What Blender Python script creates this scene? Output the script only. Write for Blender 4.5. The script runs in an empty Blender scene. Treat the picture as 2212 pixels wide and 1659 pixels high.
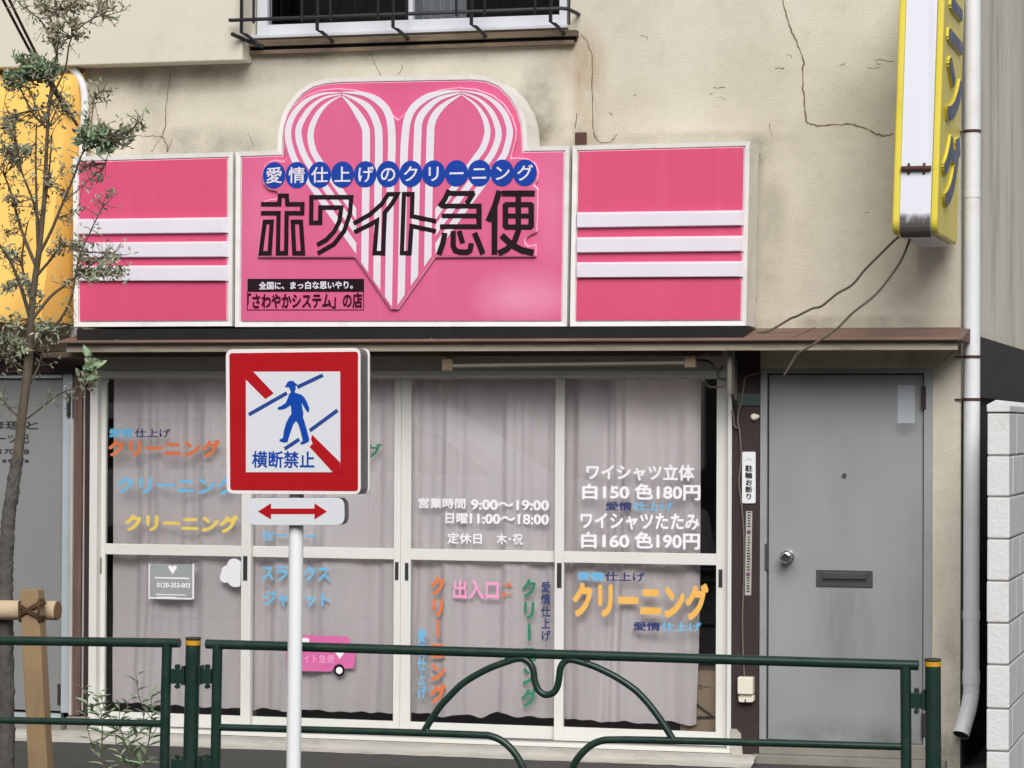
import bpy, bmesh, math, random
from mathutils import Vector, Matrix, noise as mnoise
R = math.radians
scene = bpy.context.scene
COL = scene.collection

# ------------------------------------------------------------------ camera, sky, sun, exposure
FV, CX, CY = 6034.7, 1106.0, 829.5          # focal length and centre in reading units (picture 2212 wide)
YAW, PITCH, ROLL = 0.2685, 0.01504, 0.00475
CAMP = Vector((0.0, -15.0, 1.82))
_f = Vector((-math.sin(YAW)*math.cos(PITCH), math.cos(YAW)*math.cos(PITCH), math.sin(PITCH)))
_r = Vector((math.cos(YAW), math.sin(YAW), 0.0))
_u = _r.cross(_f)
RT = _r*math.cos(ROLL) + _u*math.sin(ROLL)
UP = -_r*math.sin(ROLL) + _u*math.cos(ROLL)
cam = bpy.data.cameras.new('camera')
cam.sensor_width = 36.0
cam.lens = FV/2212.0*36.0
cam.clip_start, cam.clip_end = 0.1, 500.0
co = bpy.data.objects.new('camera', cam)
COL.objects.link(co)
m = Matrix((( RT.x, UP.x, -_f.x, CAMP.x), (RT.y, UP.y, -_f.y, CAMP.y), (RT.z, UP.z, -_f.z, CAMP.z), (0, 0, 0, 1)))
co.matrix_world = m
scene.camera = co

SUN_EL, SUN_AZ = R(38), R(162)              # veiled sun over the street, behind the camera
w = bpy.data.worlds.new('World'); scene.world = w
w.use_nodes = True
nt = w.node_tree
bg = nt.nodes['Background']
sky = nt.nodes.new('ShaderNodeTexSky')
sky.sky_type = 'NISHITA'
sky.sun_disc = False
sky.sun_elevation = SUN_EL
sky.sun_rotation = SUN_AZ
sky.dust_density = 3.0
hs = nt.nodes.new('ShaderNodeHueSaturation')
hs.inputs['Saturation'].default_value = 0.18
nt.links.new(sky.outputs[0], hs.inputs['Color'])
nt.links.new(hs.outputs[0], bg.inputs['Color'])
bg.inputs['Strength'].default_value = 0.072
sd = bpy.data.lights.new('sun', 'SUN')
sd.energy = 1.5
sd.angle = R(38)
sd.color = (1.0, 0.98, 0.955)
so = bpy.data.objects.new('sun', sd)
COL.objects.link(so)
sdir = Vector((math.sin(SUN_AZ)*math.cos(SUN_EL), math.cos(SUN_AZ)*math.cos(SUN_EL), math.sin(SUN_EL)))
so.rotation_euler = sdir.to_track_quat('Z', 'Y').to_euler()
so.location = (0, -10, 12)
scene.view_settings.view_transform = 'Standard'
scene.view_settings.look = 'None'
scene.view_settings.gamma = 1.0
scene.view_settings.exposure = 0.74
scene.cycles.max_bounces = 8
scene.cycles.transparent_max_bounces = 16

# ------------------------------------------------------------------ reading helpers
def P(x, y, Y):
    """point of the plane Y = const seen at reading point (x, y)"""
    d = _f*FV + RT*(x-CX) - UP*(y-CY)
    t = (Y-CAMP.y)/d.y
    return CAMP + d*t
def XZ(x, y, Y):
    p = P(x, y, Y); return (p.x, p.z)
def zA(px, py): return (px/3, py/3)
def zB(px, py): return (737.33+px/3, py/3)
def zC(px, py): return (1474.67+px/3, py/3)
def zD(px, py): return (px/3, 553+py/3)
def zE(px, py): return (737.33+px/3, 553+py/3)
def zF(px, py): return (1474.67+px/3, 553+py/3)
def zG(px, py): return (px/3, 1106+py/3)
def zH(px, py): return (737.33+px/3, 1106+py/3)
def zI(px, py): return (1474.67+px/3, 1106+py/3)
def z3(px, py): return ((950+px*.58771)/1.82278, (650+py*.58771)/1.82278)
def zW(px, py): return (493.74+px*.37202, py*.37202)
def zK(px, py): return (1453.8+px*.16535, 685.8+py*.16535)
def zV(px, py): return ((1150+px*.13562)/1.82278, (2480+py*.13562)/1.82278)
def mp(fn, pts): return [fn(*p) for p in pts]

def lin(c):
    c = c/255.0
    return c/12.92 if c <= 0.04045 else ((c+0.055)/1.055)**2.4
def rgb(r, g, b): return (lin(r), lin(g), lin(b), 1.0)

# ------------------------------------------------------------------ materials
class NB:
    def __init__(s, name):
        s.m = bpy.data.materials.new(name); s.m.use_nodes = True
        s.t = s.m.node_tree; s.n = s.t.nodes; s.l = s.t.links
        s.b = s.n['Principled BSDF']
        s.tc = s.n.new('ShaderNodeTexCoord')
    def noise(s, scale, detail=4, stretch=None, rough=.55):
        t = s.n.new('ShaderNodeTexNoise')
        t.inputs['Scale'].default_value = scale; t.inputs['Detail'].default_value = detail
        t.inputs['Roughness'].default_value = rough
        src = s.tc.outputs['Object']
        if stretch:
            mpn = s.n.new('ShaderNodeMapping'); mpn.inputs['Scale'].default_value = stretch
            s.l.new(src, mpn.inputs[0]); src = mpn.outputs[0]
        s.l.new(src, t.inputs['Vector'])
        return t.outputs['Fac']
    def ramp(s, fac, a, b, ca=0.0, cb=1.0):
        t = s.n.new('ShaderNodeMapRange'); t.clamp = True
        t.inputs['From Min'].default_value = a; t.inputs['From Max'].default_value = b
        t.inputs['To Min'].default_value = ca; t.inputs['To Max'].default_value = cb
        s.l.new(fac, t.inputs['Value']); return t.outputs[0]
    def math(s, op, a, b):
        t = s.n.new('ShaderNodeMath'); t.operation = op; t.use_clamp = op != 'SUBTRACT'
        for i, v in enumerate((a, b)):
            if isinstance(v, (int, float)): t.inputs[i].default_value = v
            else: s.l.new(v, t.inputs[i])
        return t.outputs[0]
    def mix(s, fac, a, b):
        t = s.n.new('ShaderNodeMix'); t.data_type = 'RGBA'
        if isinstance(fac, (int, float)): t.inputs[0].default_value = fac
        else: s.l.new(fac, t.inputs[0])
        for i, v in ((6, a), (7, b)):
            if isinstance(v, tuple): t.inputs[i].default_value = v
            else: s.l.new(v, t.inputs[i])
        return t.outputs[2]
    def color(s, c):
        if isinstance(c, tuple): s.b.inputs['Base Color'].default_value = c
        else: s.l.new(c, s.b.inputs['Base Color'])
    def bump(s, fac, dist, strength=.5):
        t = s.n.new('ShaderNodeBump'); t.inputs['Distance'].default_value = dist
        t.inputs['Strength'].default_value = strength
        s.l.new(fac, t.inputs['Height']); s.l.new(t.outputs[0], s.b.inputs['Normal'])
    def blob(s, x, z, rx, rz):
        """soft ellipse in wall coordinates (object X and Z)"""
        mpn = s.n.new('ShaderNodeMapping'); mpn.vector_type = 'TEXTURE'
        mpn.inputs['Location'].default_value = (x, 0, z); mpn.inputs['Scale'].default_value = (rx, 50, rz)
        s.l.new(s.tc.outputs['Object'], mpn.inputs[0])
        g = s.n.new('ShaderNodeTexGradient'); g.gradient_type = 'SPHERICAL'
        s.l.new(mpn.outputs[0], g.inputs[0]); return g.outputs['Fac']

def simple(name, c, rough=.5, var=.12, scale=6.0, metal=0.0, bump=0.0, bscale=60, spec=.5, dirt=None, dirt_amt=.5, stretch=None, dscale=3.0):
    k = NB(name)
    d = tuple(v*(1-var) for v in c[:3])+(1,)
    e = tuple(min(1, v*(1+var*.6)) for v in c[:3])+(1,)
    cc = k.mix(k.ramp(k.noise(scale, 5, stretch), .3, .7), d, e)
    if dirt:
        cc = k.mix(k.ramp(k.noise(dscale, 6, stretch, .65), .52, .78, 0, dirt_amt), cc, dirt)
    k.color(cc)
    k.b.inputs['Metallic'].default_value = metal
    rr = k.ramp(k.noise(scale*2.3, 3), .3, .7, max(.02, rough-.06), min(1, rough+.06))
    k.l.new(rr, k.b.inputs['Roughness'])
    k.b.inputs['Specular IOR Level'].default_value = spec
    if bump: k.bump(k.noise(bscale, 5), bump)
    return k.m

def glass_mat(name, tint=(1, 1, 1, 1), refl=.085):
    mt = bpy.data.materials.new(name); mt.use_nodes = True
    t = mt.node_tree; t.nodes.clear()
    o = t.nodes.new('ShaderNodeOutputMaterial'); mx = t.nodes.new('ShaderNodeMixShader')
    tr = t.nodes.new('ShaderNodeBsdfTransparent'); tr.inputs[0].default_value = tint
    gl = t.nodes.new('ShaderNodeBsdfGlossy'); gl.inputs['Roughness'].default_value = .01
    lw = t.nodes.new('ShaderNodeFresnel'); lw.inputs[0].default_value = 1.5
    ad = t.nodes.new('ShaderNodeMath'); ad.operation = 'ADD'; ad.inputs[1].default_value = refl-.04
    t.links.new(lw.outputs[0], ad.inputs[0]); t.links.new(ad.outputs[0], mx.inputs[0])
    t.links.new(tr.outputs[0], mx.inputs[1]); t.links.new(gl.outputs[0], mx.inputs[2])
    t.links.new(mx.outputs[0], o.inputs[0]); return mt

# ------------------------------------------------------------------ geometry helpers
class MB:
    def __init__(s): s.v = []; s.f = []; s.smooth = []
    def add(s, vs, fs, smooth=False):
        n = len(s.v); s.v += [Vector(v) for v in vs]
        for f in fs: s.f.append([i+n for i in f]); s.smooth.append(smooth)
        return s
    def box(s, x0, x1, y0, y1, z0, z1):
        if x0 > x1: x0, x1 = x1, x0
        if z0 > z1: z0, z1 = z1, z0
        if y0 > y1: y0, y1 = y1, y0
        return s.add([(x0,y0,z0),(x1,y0,z0),(x1,y1,z0),(x0,y1,z0),(x0,y0,z1),(x1,y0,z1),(x1,y1,z1),(x0,y1,z1)],
                     [(0,1,5,4),(1,2,6,5),(2,3,7,6),(3,0,4,7),(4,5,6,7),(3,2,1,0)])
    def vbox(s, x0, y0, x1, y1, Yf, Yb):
        """box whose front face fills the reading rectangle on the plane Yf"""
        a = P(x0, (y0+y1)/2, Yf); b = P(x1, (y0+y1)/2, Yf)
        c = P((x0+x1)/2, y0, Yf); d = P((x0+x1)/2, y1, Yf)
        return s.box(a.x, b.x, Yf, Yb, d.z, c.z)
    def prism(s, pts, Yf, Yb):
        """polygon (X, Z) pushed from the front plane Yf back to Yb"""
        a = sum(p[0]*q[1]-q[0]*p[1] for p, q in zip(pts, pts[1:]+pts[:1]))
        if a < 0: pts = pts[::-1]
        n = len(pts)
        vs = [(x, Yf, z) for x, z in pts]+[(x, Yb, z) for x, z in pts]
        fs = [tuple(range(n)), tuple(range(2*n-1, n-1, -1))]
        fs += [(i, i+n, (i+1) % n+n, (i+1) % n) for i in range(n)]
        return s.add(vs, fs)
    def flat(s, pts, Y):
        a = sum(p[0]*q[1]-q[0]*p[1] for p, q in zip(pts, pts[1:]+pts[:1]))
        if a < 0: pts = pts[::-1]
        return s.add([(x, Y, z) for x, z in pts], [tuple(range(len(pts)))])
    def tube(s, path, rad, seg=10, cap=True, closed=False):
        path = [Vector(p) for p in path]; n = len(path)
        rads = rad if isinstance(rad, (list, tuple)) else [rad]*n
        prev = None; rings = []
        for i in range(n):
            if closed: t = path[(i+1) % n]-path[i-1]
            else: t = path[min(i+1, n-1)]-path[max(i-1, 0)]
            if t.length < 1e-9: t = Vector((0, 0, 1))
            t.normalize()
            if prev is None:
                a = Vector((0, 1, 0)) if abs(t.y) < .9 else Vector((1, 0, 0))
                nn = (a-t*a.dot(t)).normalized()
            else:
                nn = prev-t*prev.dot(t)
                nn = nn.normalized() if nn.length > 1e-6 else t.orthogonal().normalized()
            prev = nn; bb = t.cross(nn)
            rings.append([path[i]+(nn*math.cos(k*2*math.pi/seg)+bb*math.sin(k*2*math.pi/seg))*rads[i] for k in range(seg)])
        vs = [v for r in rings for v in r]; fs = []
        for i in range(n if closed else n-1):
            j = (i+1) % n
            for k in range(seg):
                k2 = (k+1) % seg
                fs.append((i*seg+k, i*seg+k2, j*seg+k2, j*seg+k))
        s.add(vs, fs, True)
        if cap and not closed:
            s.add(rings[0], [tuple(range(seg))[::-1]]); s.add(rings[-1], [tuple(range(seg))])
        return s
    def ribbon(s, pts, wid, Y, closed=False, th=0.0):
        """flat mitred strip on a plane Y, points and width in metres (X, Z)"""
        L, Rr = offset_lines(pts, wid, closed)
        n = len(pts); vs = []
        for a, b in zip(L, Rr): vs += [(a[0], Y, a[1]), (b[0], Y, b[1])]
        fs = []
        for i in range(n if closed else n-1):
            j = (i+1) % n
            fs.append((2*i, 2*i+1, 2*j+1, 2*j))
        if th:
            k = len(vs); vs += [(x, y+th, z) for x, y, z in vs]
            for f in list(fs):
                a, b, c, d = f
                fs.append((a, d, d+k, a+k)); fs.append((b+k, c+k, c, b))
            if not closed: fs += [(0, k, k+1, 1), (2*n-1, 2*n-1+k, 2*n-2+k, 2*n-2)]
        return s.add(vs, fs)
    def disc(s, cx, cz, rx, rz, Y, n=28, hole=0):
        if hole:
            vs = []
            for k in range(n):
                a = 2*math.pi*k/n; c, q = math.cos(a), math.sin(a)
                vs += [(cx+rx*c, Y, cz+rz*q), (cx+rx*hole*c, Y, cz+rz*hole*q)]
            return s.add(vs, [(2*k, 2*((k+1) % n), 2*((k+1) % n)+1, 2*k+1) for k in range(n)])
        return s.flat([(cx+rx*math.cos(2*math.pi*k/n), cz+rz*math.sin(2*math.pi*k/n)) for k in range(n)], Y)
    def build(s, name, mat, parent=None, bevel=0, seg=2, recalc=True, label=None, smooth=False, edge=None):
        org = origin(parent)
        me = bpy.data.meshes.new(name)
        me.from_pydata([tuple(v-org) for v in s.v], [], s.f)
        for p, sm in zip(me.polygons, s.smooth): p.use_smooth = sm or smooth
        if recalc or bevel:
            bm = bmesh.new(); bm.from_mesh(me)
            if bevel:
                bmesh.ops.remove_doubles(bm, verts=bm.verts, dist=1e-6)
                es = [e for e in bm.edges if len(e.link_faces) == 2 and e.calc_face_angle(0) > .5]
                try: bmesh.ops.bevel(bm, geom=es, offset=bevel, segments=seg, affect='EDGES', profile=.6, clamp_overlap=True)
                except Exception: pass
            bmesh.ops.recalc_face_normals(bm, faces=bm.faces)
            bm.to_mesh(me); bm.free()
        mats = mat if isinstance(mat, list) else [mat]
        for q in mats: me.materials.append(q)
        o = bpy.data.objects.new(name, me); COL.objects.link(o)
        if parent: o.parent = parent
        if label: o['label'] = label
        if edge:
            me.materials.append(edge)
            for p in me.polygons:
                if .12 < abs(p.normal.y) < .97: p.material_index = 1
        return o
def origin(parent):
    v = Vector((0, 0, 0))
    while parent is not None:
        v = v+parent.location; parent = parent.parent
    return v
def offset_lines(pts, wid, closed):
    n = len(pts); ws = wid if isinstance(wid, (list, tuple)) else [wid]*n
    L, Rr = [], []
    for i in range(n):
        p = Vector(pts[i])
        a = Vector(pts[i-1]) if (closed or i > 0) else None
        b = Vector(pts[(i+1) % n]) if (closed or i < n-1) else None
        d1 = (p-a).normalized() if a is not None else (b-p).normalized()
        d2 = (b-p).normalized() if b is not None else d1
        n1 = Vector((-d1.y, d1.x)); n2 = Vector((-d2.y, d2.x))
        mm = n1+n2
        mm = n1 if mm.length < 1e-6 else mm.normalized()
        k = 1/max(.45, mm.dot(n1))
        L.append(p+mm*ws[i]*.5*k); Rr.append(p-mm*ws[i]*.5*k)
    return L, Rr
def inset(pts, d):
    """polygon inset by d in the same units"""
    a = sum(p[0]*q[1]-q[0]*p[1] for p, q in zip(pts, pts[1:]+pts[:1]))
    L, Rr = offset_lines(pts, 2*d, True)
    return [tuple(q) for q in (L if a > 0 else Rr)]
def clip_half(poly, a, b):
    """keep the part of poly on the left of a->b"""
    def side(p): return (b[0]-a[0])*(p[1]-a[1])-(b[1]-a[1])*(p[0]-a[0])
    out = []
    for i in range(len(poly)):
        p, q = poly[i], poly[(i+1) % len(poly)]
        sp, sq = side(p), side(q)
        if sp >= 0: out.append(p)
        if (sp > 0 > sq) or (sp < 0 < sq):
            t = sp/(sp-sq); out.append((p[0]+(q[0]-p[0])*t, p[1]+(q[1]-p[1])*t))
    return out
def smooth_path(pts, n=8):
    """Catmull-Rom through points"""
    out = []; pts = [Vector(p) for p in pts]
    for i in range(len(pts)-1):
        p0 = pts[max(i-1, 0)]; p1 = pts[i]; p2 = pts[i+1]; p3 = pts[min(i+2, len(pts)-1)]
        for k in range(n):
            t = k/n
            out.append(.5*((2*p1)+(p2-p0)*t+(2*p0-5*p1+4*p2-p3)*t*t+(3*p1-p0-3*p2+p3)*t**3))
    out.append(pts[-1]); return out
def round_rect(x0, y0, x1, y1, r, n=5):
    out = []
    for cx, cy, a0 in ((x1-r, y0+r, -90), (x1-r, y1-r, 0), (x0+r, y1-r, 90), (x0+r, y0+r, 180)):
        for k in range(n+1):
            a = R(a0+90*k/n); out.append((cx+r*math.cos(a), cy+r*math.sin(a)))
    return out
def vp(pts, Y): return [XZ(x, y, Y) for x, y in pts]
def ul(px, Y, x=CX):
    """reading units to metres at plane Y"""
    return (P(x+px, CY, Y)-P(x, CY, Y)).x

_tc = {}
def glyphs(s, bold=0.0):
    key = (s, bold)
    if key not in _tc:
        c = bpy.data.curves.new('glyph', 'FONT'); c.body = s; c.offset = bold; c.resolution_u = 4
        o = bpy.data.objects.new('glyph', c); COL.objects.link(o)
        d = bpy.context.evaluated_depsgraph_get(); d.update()
        e = o.evaluated_get(d); me = e.to_mesh()
        _tc[key] = ([(v.co.x, v.co.y) for v in me.vertices], [tuple(p.vertices) for p in me.polygons])
        e.to_mesh_clear(); bpy.data.objects.remove(o); bpy.data.curves.remove(c)
    return _tc[key]
def text_into(mb, s, box, Y, bold=0.02, em=False, turn=False, skew=0.0):
    """fit the words into the reading rectangle on plane Y; bold thickens every stroke"""
    vs, fs = glyphs(s)
    x0, y0, x1, y1 = box
    a = P(x0, (y0+y1)/2, Y); b = P(x1, (y0+y1)/2, Y); c = P((x0+x1)/2, y0, Y); d = P((x0+x1)/2, y1, Y)
    if em: mx0, mx1, my0, my1 = 0, 1, -.12, .88
    else:
        mx0 = min(v[0] for v in vs); mx1 = max(v[0] for v in vs); my0 = min(v[1] for v in vs); my1 = max(v[1] for v in vs)
        if my1-my0 < .3: my0, my1 = my0-.1, my1+.1
    g = bold*.62
    mx0 -= g; mx1 += g; my0 -= g; my1 += g
    shifts = [(g*math.cos(i_*math.pi/4), g*math.sin(i_*math.pi/4)) for i_ in range(8)]+[(0, 0)] if bold else [(0, 0)]
    for i, (sx, sy) in enumerate(shifts):
        out = []
        for x, y in vs:
            u = (x+sx-mx0)/(mx1-mx0); t = (y+sy-my0)/(my1-my0)
            if turn: u, t = t, 1-u
            X = a.x+(b.x-a.x)*u
            out.append((X+skew*(t-.5)*(c.z-d.z), Y-i*.00014, d.z+(c.z-d.z)*t))
        mb.add(out, fs)
def text_obj(name, s, box, Y, mat, parent, bold=0.02, label=None, **k):
    q = MB(); text_into(q, s, box, Y, bold, **k)
    return q.build(name, mat, parent, recalc=False, label=label)
def text_column(mb, s, x0, x1, y0, y1, Y, bold=.02):
    h = (y1-y0)/len(s)
    for i, ch in enumerate(s):
        text_into(mb, ch, (x0, y0+i*h, x1, y0+(i+1)*h), Y, bold, em=True, turn=(ch == 'ー'))

def thing(name, loc, label, cat, group=None):
    o = bpy.data.objects.new(name, None); COL.objects.link(o)
    o.empty_display_size = .2; o.location = loc; o['label'] = label; o['category'] = cat
    if group: o['group'] = group
    bpy.context.view_layer.update(); return o
def tag(o, label=None, cat=None, group=None, kind=None):
    if label: o['label'] = label
    if cat: o['category'] = cat
    if group: o['group'] = group
    if kind: o['kind'] = kind
    return o
random.seed(7)
# ------------------------------------------------------------------ planes and main sizes
YS, YE, YG, YT = -0.30, -0.42, -3.40, -3.66     # signboard front, eave edge, guardrail, traffic sign
YP, YQ = 0.045, 0.085                           # outer and inner sliding track
def Xw(x, y=900, Y=0.0): return P(x, y, Y).x
def Zw(y, x=1106, Y=0.0): return P(x, y, Y).z
GZ = 0.0
ZLOW = Zw(757)
XR = Xw(2075.5, 1000)                           # right corner of the shop

M = {}
# stucco with its own stains and a painted eave shade
k = NB('stucco')
cc = k.mix(k.ramp(k.noise(1.3, 6), .32, .68), rgb(200, 193, 176), rgb(220, 214, 198))
cc = k.mix(k.ramp(k.noise(9, 6, None, .7), .5, .8, 0, .35), cc, rgb(172, 161, 141))
cc = k.mix(k.ramp(k.noise(28, 3), .70, .76, 0, .5), cc, rgb(110, 100, 85))
org = Xw(1106, 900)
def stain_or_shade(cc, x, y, rx, ry, col, amt, ns=5.0, st=None):
    p = P(x, y, 0)
    b = k.blob(p.x-org, p.z, ul(rx, 0), ul(ry, 0))
    f = k.math('MULTIPLY', k.ramp(b, 0, .55), k.ramp(k.noise(ns, 7, st, .62), .28, .74))
    return k.mix(k.math('MULTIPLY', f, amt*.8), cc, col)
soot = rgb(70, 63, 54); rust = rgb(150, 108, 58); moss = rgb(96, 86, 62)
for a in ((380, 165, 330, 45, soot, .75), (450, 318, 190, 55, soot, .75), (330, 200, 60, 120, soot, .35), (1165, 235, 60, 120, soot, .85),
          (1215, 300, 120, 45, moss, .75), (1270, 190, 45, 150, rust, .6, 8, (2.5, 2.5, .5)), (1255, 130, 70, 70, rust, .5),
          (800, 115, 420, 32, moss, .6), (1650, 480, 60, 210, soot, .5), (1640, 330, 40, 40, soot, .7), (1850, 700, 260, 22, moss, .7),
          (1500, 300, 260, 20, moss, .5), (2000, 600, 90, 150, soot, .25), (1850, 250, 120, 90, moss, .22), (1900, 420, 90, 120, moss, .2),
          (2050, 1480, 40, 160, soot, .55), (2045, 1640, 60, 60, soot, .8), (1985, 780, 90, 60, soot, .8), (1800, 775, 260, 26, soot, .5)):  # last two darken the wall under the eave, its shade put into colour
    cc = stain_or_shade(cc, *a)
k.color(cc); k.b.inputs['Roughness'].default_value = .92; k.b.inputs['Specular IOR Level'].default_value = .2
k.bump(k.noise(95, 9, None, .75), .012, .7); M['stucco'] = k.m

M['bay'] = simple('bay_stucco', rgb(212, 206, 191), .9, .05, 1.1, bump=.003, bscale=80, spec=.2, dirt=rgb(180, 170, 150), dirt_amt=.35)
M['crack'] = simple('crack', rgb(116, 104, 84), .95, .2)
M['mortar'] = simple('grey_mortar', rgb(218, 212, 198), .95, .14, .9, bump=.006, bscale=25, spec=.15, dirt=rgb(128, 123, 110), dirt_amt=.75, stretch=(1.6, 1.6, .4), dscale=1.6)
M['siding'] = simple('dark_siding', rgb(62, 60, 60), .8, .08, 3, spec=.2)
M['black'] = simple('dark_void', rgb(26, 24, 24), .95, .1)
M['alu'] = simple('white_sash', rgb(222, 222, 216), .42, .03, 3, spec=.4, dirt=rgb(186, 184, 174), dirt_amt=.3)
M['win_alu'] = simple('window_sash', rgb(206, 208, 214), .35, .04, 3)
M['trim'] = simple('sign_trim', rgb(232, 230, 226), .35, .06, 4, spec=.5, dirt=rgb(150, 146, 136), dirt_amt=.35, dscale=6)
M['pink'] = simple('pink_acrylic', rgb(208, 80, 118), .34, .04, 2.0, spec=.3, dirt=rgb(196, 76, 112), dirt_amt=.3)
def sign_pink(name, base, pale, deep, patches):
    global k
    k = NB(name)
    cc = k.mix(k.ramp(k.noise(1.2, 5), .3, .7), tuple(v*.95 for v in base[:3])+(1,), base)
    cc = k.mix(k.ramp(k.noise(2.2, 6, (6, 1, .35), .65), .5, .8, 0, .35), cc, pale)
    cc = k.mix(k.ramp(k.noise(3.0, 6, (9, 1, .3), .7), .58, .8, 0, .4), cc, deep)
    cc = k.mix(k.ramp(k.noise(55, 2), .76, .8, 0, .6), cc, rgb(236, 170, 196))
    for px, py, rx, ry, col, amt in patches:
        p = P(px, py, YS); q0 = P(890, 705, YS)
        f = k.math('MULTIPLY', k.ramp(k.blob(p.x-q0.x, p.z-q0.z, ul(rx, YS), ul(ry, YS)), 0, .8), k.ramp(k.noise(4, 4), .2, .7, .4, 1))
        cc = k.mix(k.math('MULTIPLY', f, amt), cc, col)
    k.color(cc); k.b.inputs['Roughness'].default_value = .33; k.b.inputs['Specular IOR Level'].default_value = .32
    return k.m
YS = -0.30
M['pink'] = sign_pink('pink_acrylic', rgb(214, 84, 122), rgb(222, 104, 140), rgb(198, 76, 110), [])
M['pinkc'] = sign_pink('faded_sheen_pink', rgb(216, 100, 142), rgb(224, 120, 156), rgb(198, 84, 122),
    [(1130, 640, 130, 70, rgb(236, 160, 192), .7), (560, 480, 60, 160, rgb(226, 128, 160), .5), (1190, 450, 50, 160, rgb(228, 134, 170), .6), (860, 180, 250, 30, rgb(206, 84, 124), .5)])  # first patch puts a pale reflection into the faded pink
M['white'] = simple('white_acrylic', rgb(224, 218, 227), .35, .03, 4, spec=.3)
M['pinkedge'] = simple('highlight_pink_acrylic', rgb(250, 186, 206), .3, .05, 3, spec=.4)  # paler pink for the bevels, their highlights put into the colour
M['blue'] = simple('sign_blue', rgb(28, 66, 160), .35, .04, spec=.18)
M['ink'] = simple('letter_black', rgb(34, 22, 30), .4, .08, spec=.18)
M['maroon'] = simple('letter_maroon', rgb(66, 10, 30), .4, .08, spec=.18)
M['rust_tin'] = simple('rusty_tin', rgb(124, 100, 90), .75, .25, 3, bump=.002, dirt=rgb(96, 84, 72), dirt_amt=.8, spec=.25, stretch=(1, 3, 3), dscale=4)
M['fascia'] = simple('old_fascia', rgb(166, 157, 142), .85, .12, 5, bump=.003, dirt=rgb(104, 86, 66), dirt_amt=.8, stretch=(.6, 2, 4), dscale=6)
M['beam'] = simple('old_beam', rgb(112, 96, 80), .9, .25, 5, bump=.004, stretch=(.5, 2, 6), dirt=rgb(70, 58, 48), dirt_amt=.6)
M['board'] = simple('header_board', rgb(186, 184, 172), .8, .06, 4, dirt=rgb(140, 134, 118), dirt_amt=.4)
M['concrete'] = simple('worn_concrete', rgb(186, 182, 174), .9, .12, 3, bump=.005, bscale=35, spec=.2, dirt=rgb(120, 110, 92), dirt_amt=.6, stretch=(.7, 2, 2.5), dscale=5)
M['concrete2'] = simple('grey_concrete', rgb(142, 138, 130), .95, .15, 5, bump=.005, bscale=50, spec=.2, dirt=rgb(92, 88, 80), dirt_amt=.6)
M['asphalt'] = simple('asphalt', rgb(78, 77, 74), .92, .22, 40, bump=.006, bscale=140, spec=.2, dirt=rgb(98, 96, 92), dirt_amt=.4)
k = NB('grey_door_paint')
cc = k.mix(k.ramp(k.noise(1.5, 6, (1.4, 1, .5)), .3, .7), rgb(136, 140, 140), rgb(150, 154, 154))
cc = k.mix(k.ramp(k.noise(40, 3), .72, .78, 0, .5), cc, rgb(120, 120, 118))
for a in ((1825, 1360, 70, 130, rgb(104, 104, 104), .6, 4, (5, 5, .5)), (1825, 1605, 200, 60, rgb(84, 82, 78), .9, 4), (1700, 1235, 30, 40, rgb(110, 110, 110), .6), (1955, 925, 30, 22, rgb(104, 104, 100), .8), (1940, 850, 60, 90, rgb(130, 130, 128), .5), (1830, 815, 190, 30, rgb(120, 118, 112), .6)):
    cc = stain_or_shade(cc, *a)
k.color(cc); k.b.inputs['Roughness'].default_value = .5; k.b.inputs['Specular IOR Level'].default_value = .35
k.bump(k.noise(2.2, 3), .004, .5); M['greydoor'] = k.m
M['greyjamb'] = simple('grey_jamb_paint', rgb(148, 152, 153), .55, .06, 4, dirt=rgb(110, 108, 104), dirt_amt=.5)
M['sidedoor'] = simple('left_door_paint', rgb(134, 136, 135), .6, .05, 1.5, dirt=rgb(116, 117, 117), dirt_amt=.4)
M['bluejamb'] = simple('pale_jamb', rgb(172, 182, 188), .5, .05, 4, dirt=rgb(110, 104, 100), dirt_amt=.4)
M['timber'] = simple('maroon_timber', rgb(52, 38, 38), .75, .2, 6, stretch=(4, 4, .6), dirt=rgb(40, 30, 30), dirt_amt=.6)
M['timber2'] = simple('worn_timber', rgb(106, 84, 76), .85, .3, 8, bump=.003, stretch=(5, 5, .4), dirt=rgb(62, 46, 42), dirt_amt=.8)
M['batten'] = simple('pale_batten', rgb(186, 180, 176), .7, .12, 5, stretch=(3, 3, .5), dirt=rgb(150, 110, 100), dirt_amt=.5)
M['dark_metal'] = simple('dark_metal', rgb(74, 74, 76), .5, .1, metal=.3)
M['steel'] = simple('bright_steel', rgb(220, 220, 222), .18, .02, metal=1.0)
M['black_iron'] = simple('black_iron', rgb(40, 40, 44), .6, .15)
M['sill'] = simple('rusty_sill', rgb(116, 100, 82), .85, .4, 9, bump=.004, dirt=rgb(52, 38, 26), dirt_amt=.9, stretch=(.5, 1, 3), dscale=7)
M['pvc'] = simple('white_pvc', rgb(222, 224, 228), .45, .04, 3, dirt=rgb(150, 140, 124), dirt_amt=.3)
M['rustclamp'] = simple('rusty_clamp', rgb(74, 46, 36), .8, .2)
M['yellow'] = simple('yellow_acrylic', rgb(226, 208, 74), .4, .06, 2, dirt=rgb(186, 168, 60), dirt_amt=.45)
M['band'] = simple('white_band', rgb(224, 226, 236), .4, .03, 2, dirt=rgb(150, 150, 154), dirt_amt=.4, stretch=(9, 9, .15), dscale=1.2)
M['soot'] = simple('sooty_band', rgb(84, 80, 76), .85, .45, 9)
M['letterblue'] = simple('letter_blue', rgb(46, 60, 108), .4, .1, 5, spec=.18)
M['awning'] = simple('awning_cloth', rgb(242, 192, 104), .8, .04, 2, spec=.15, dirt=rgb(232, 176, 86), dirt_amt=.5)
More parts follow.
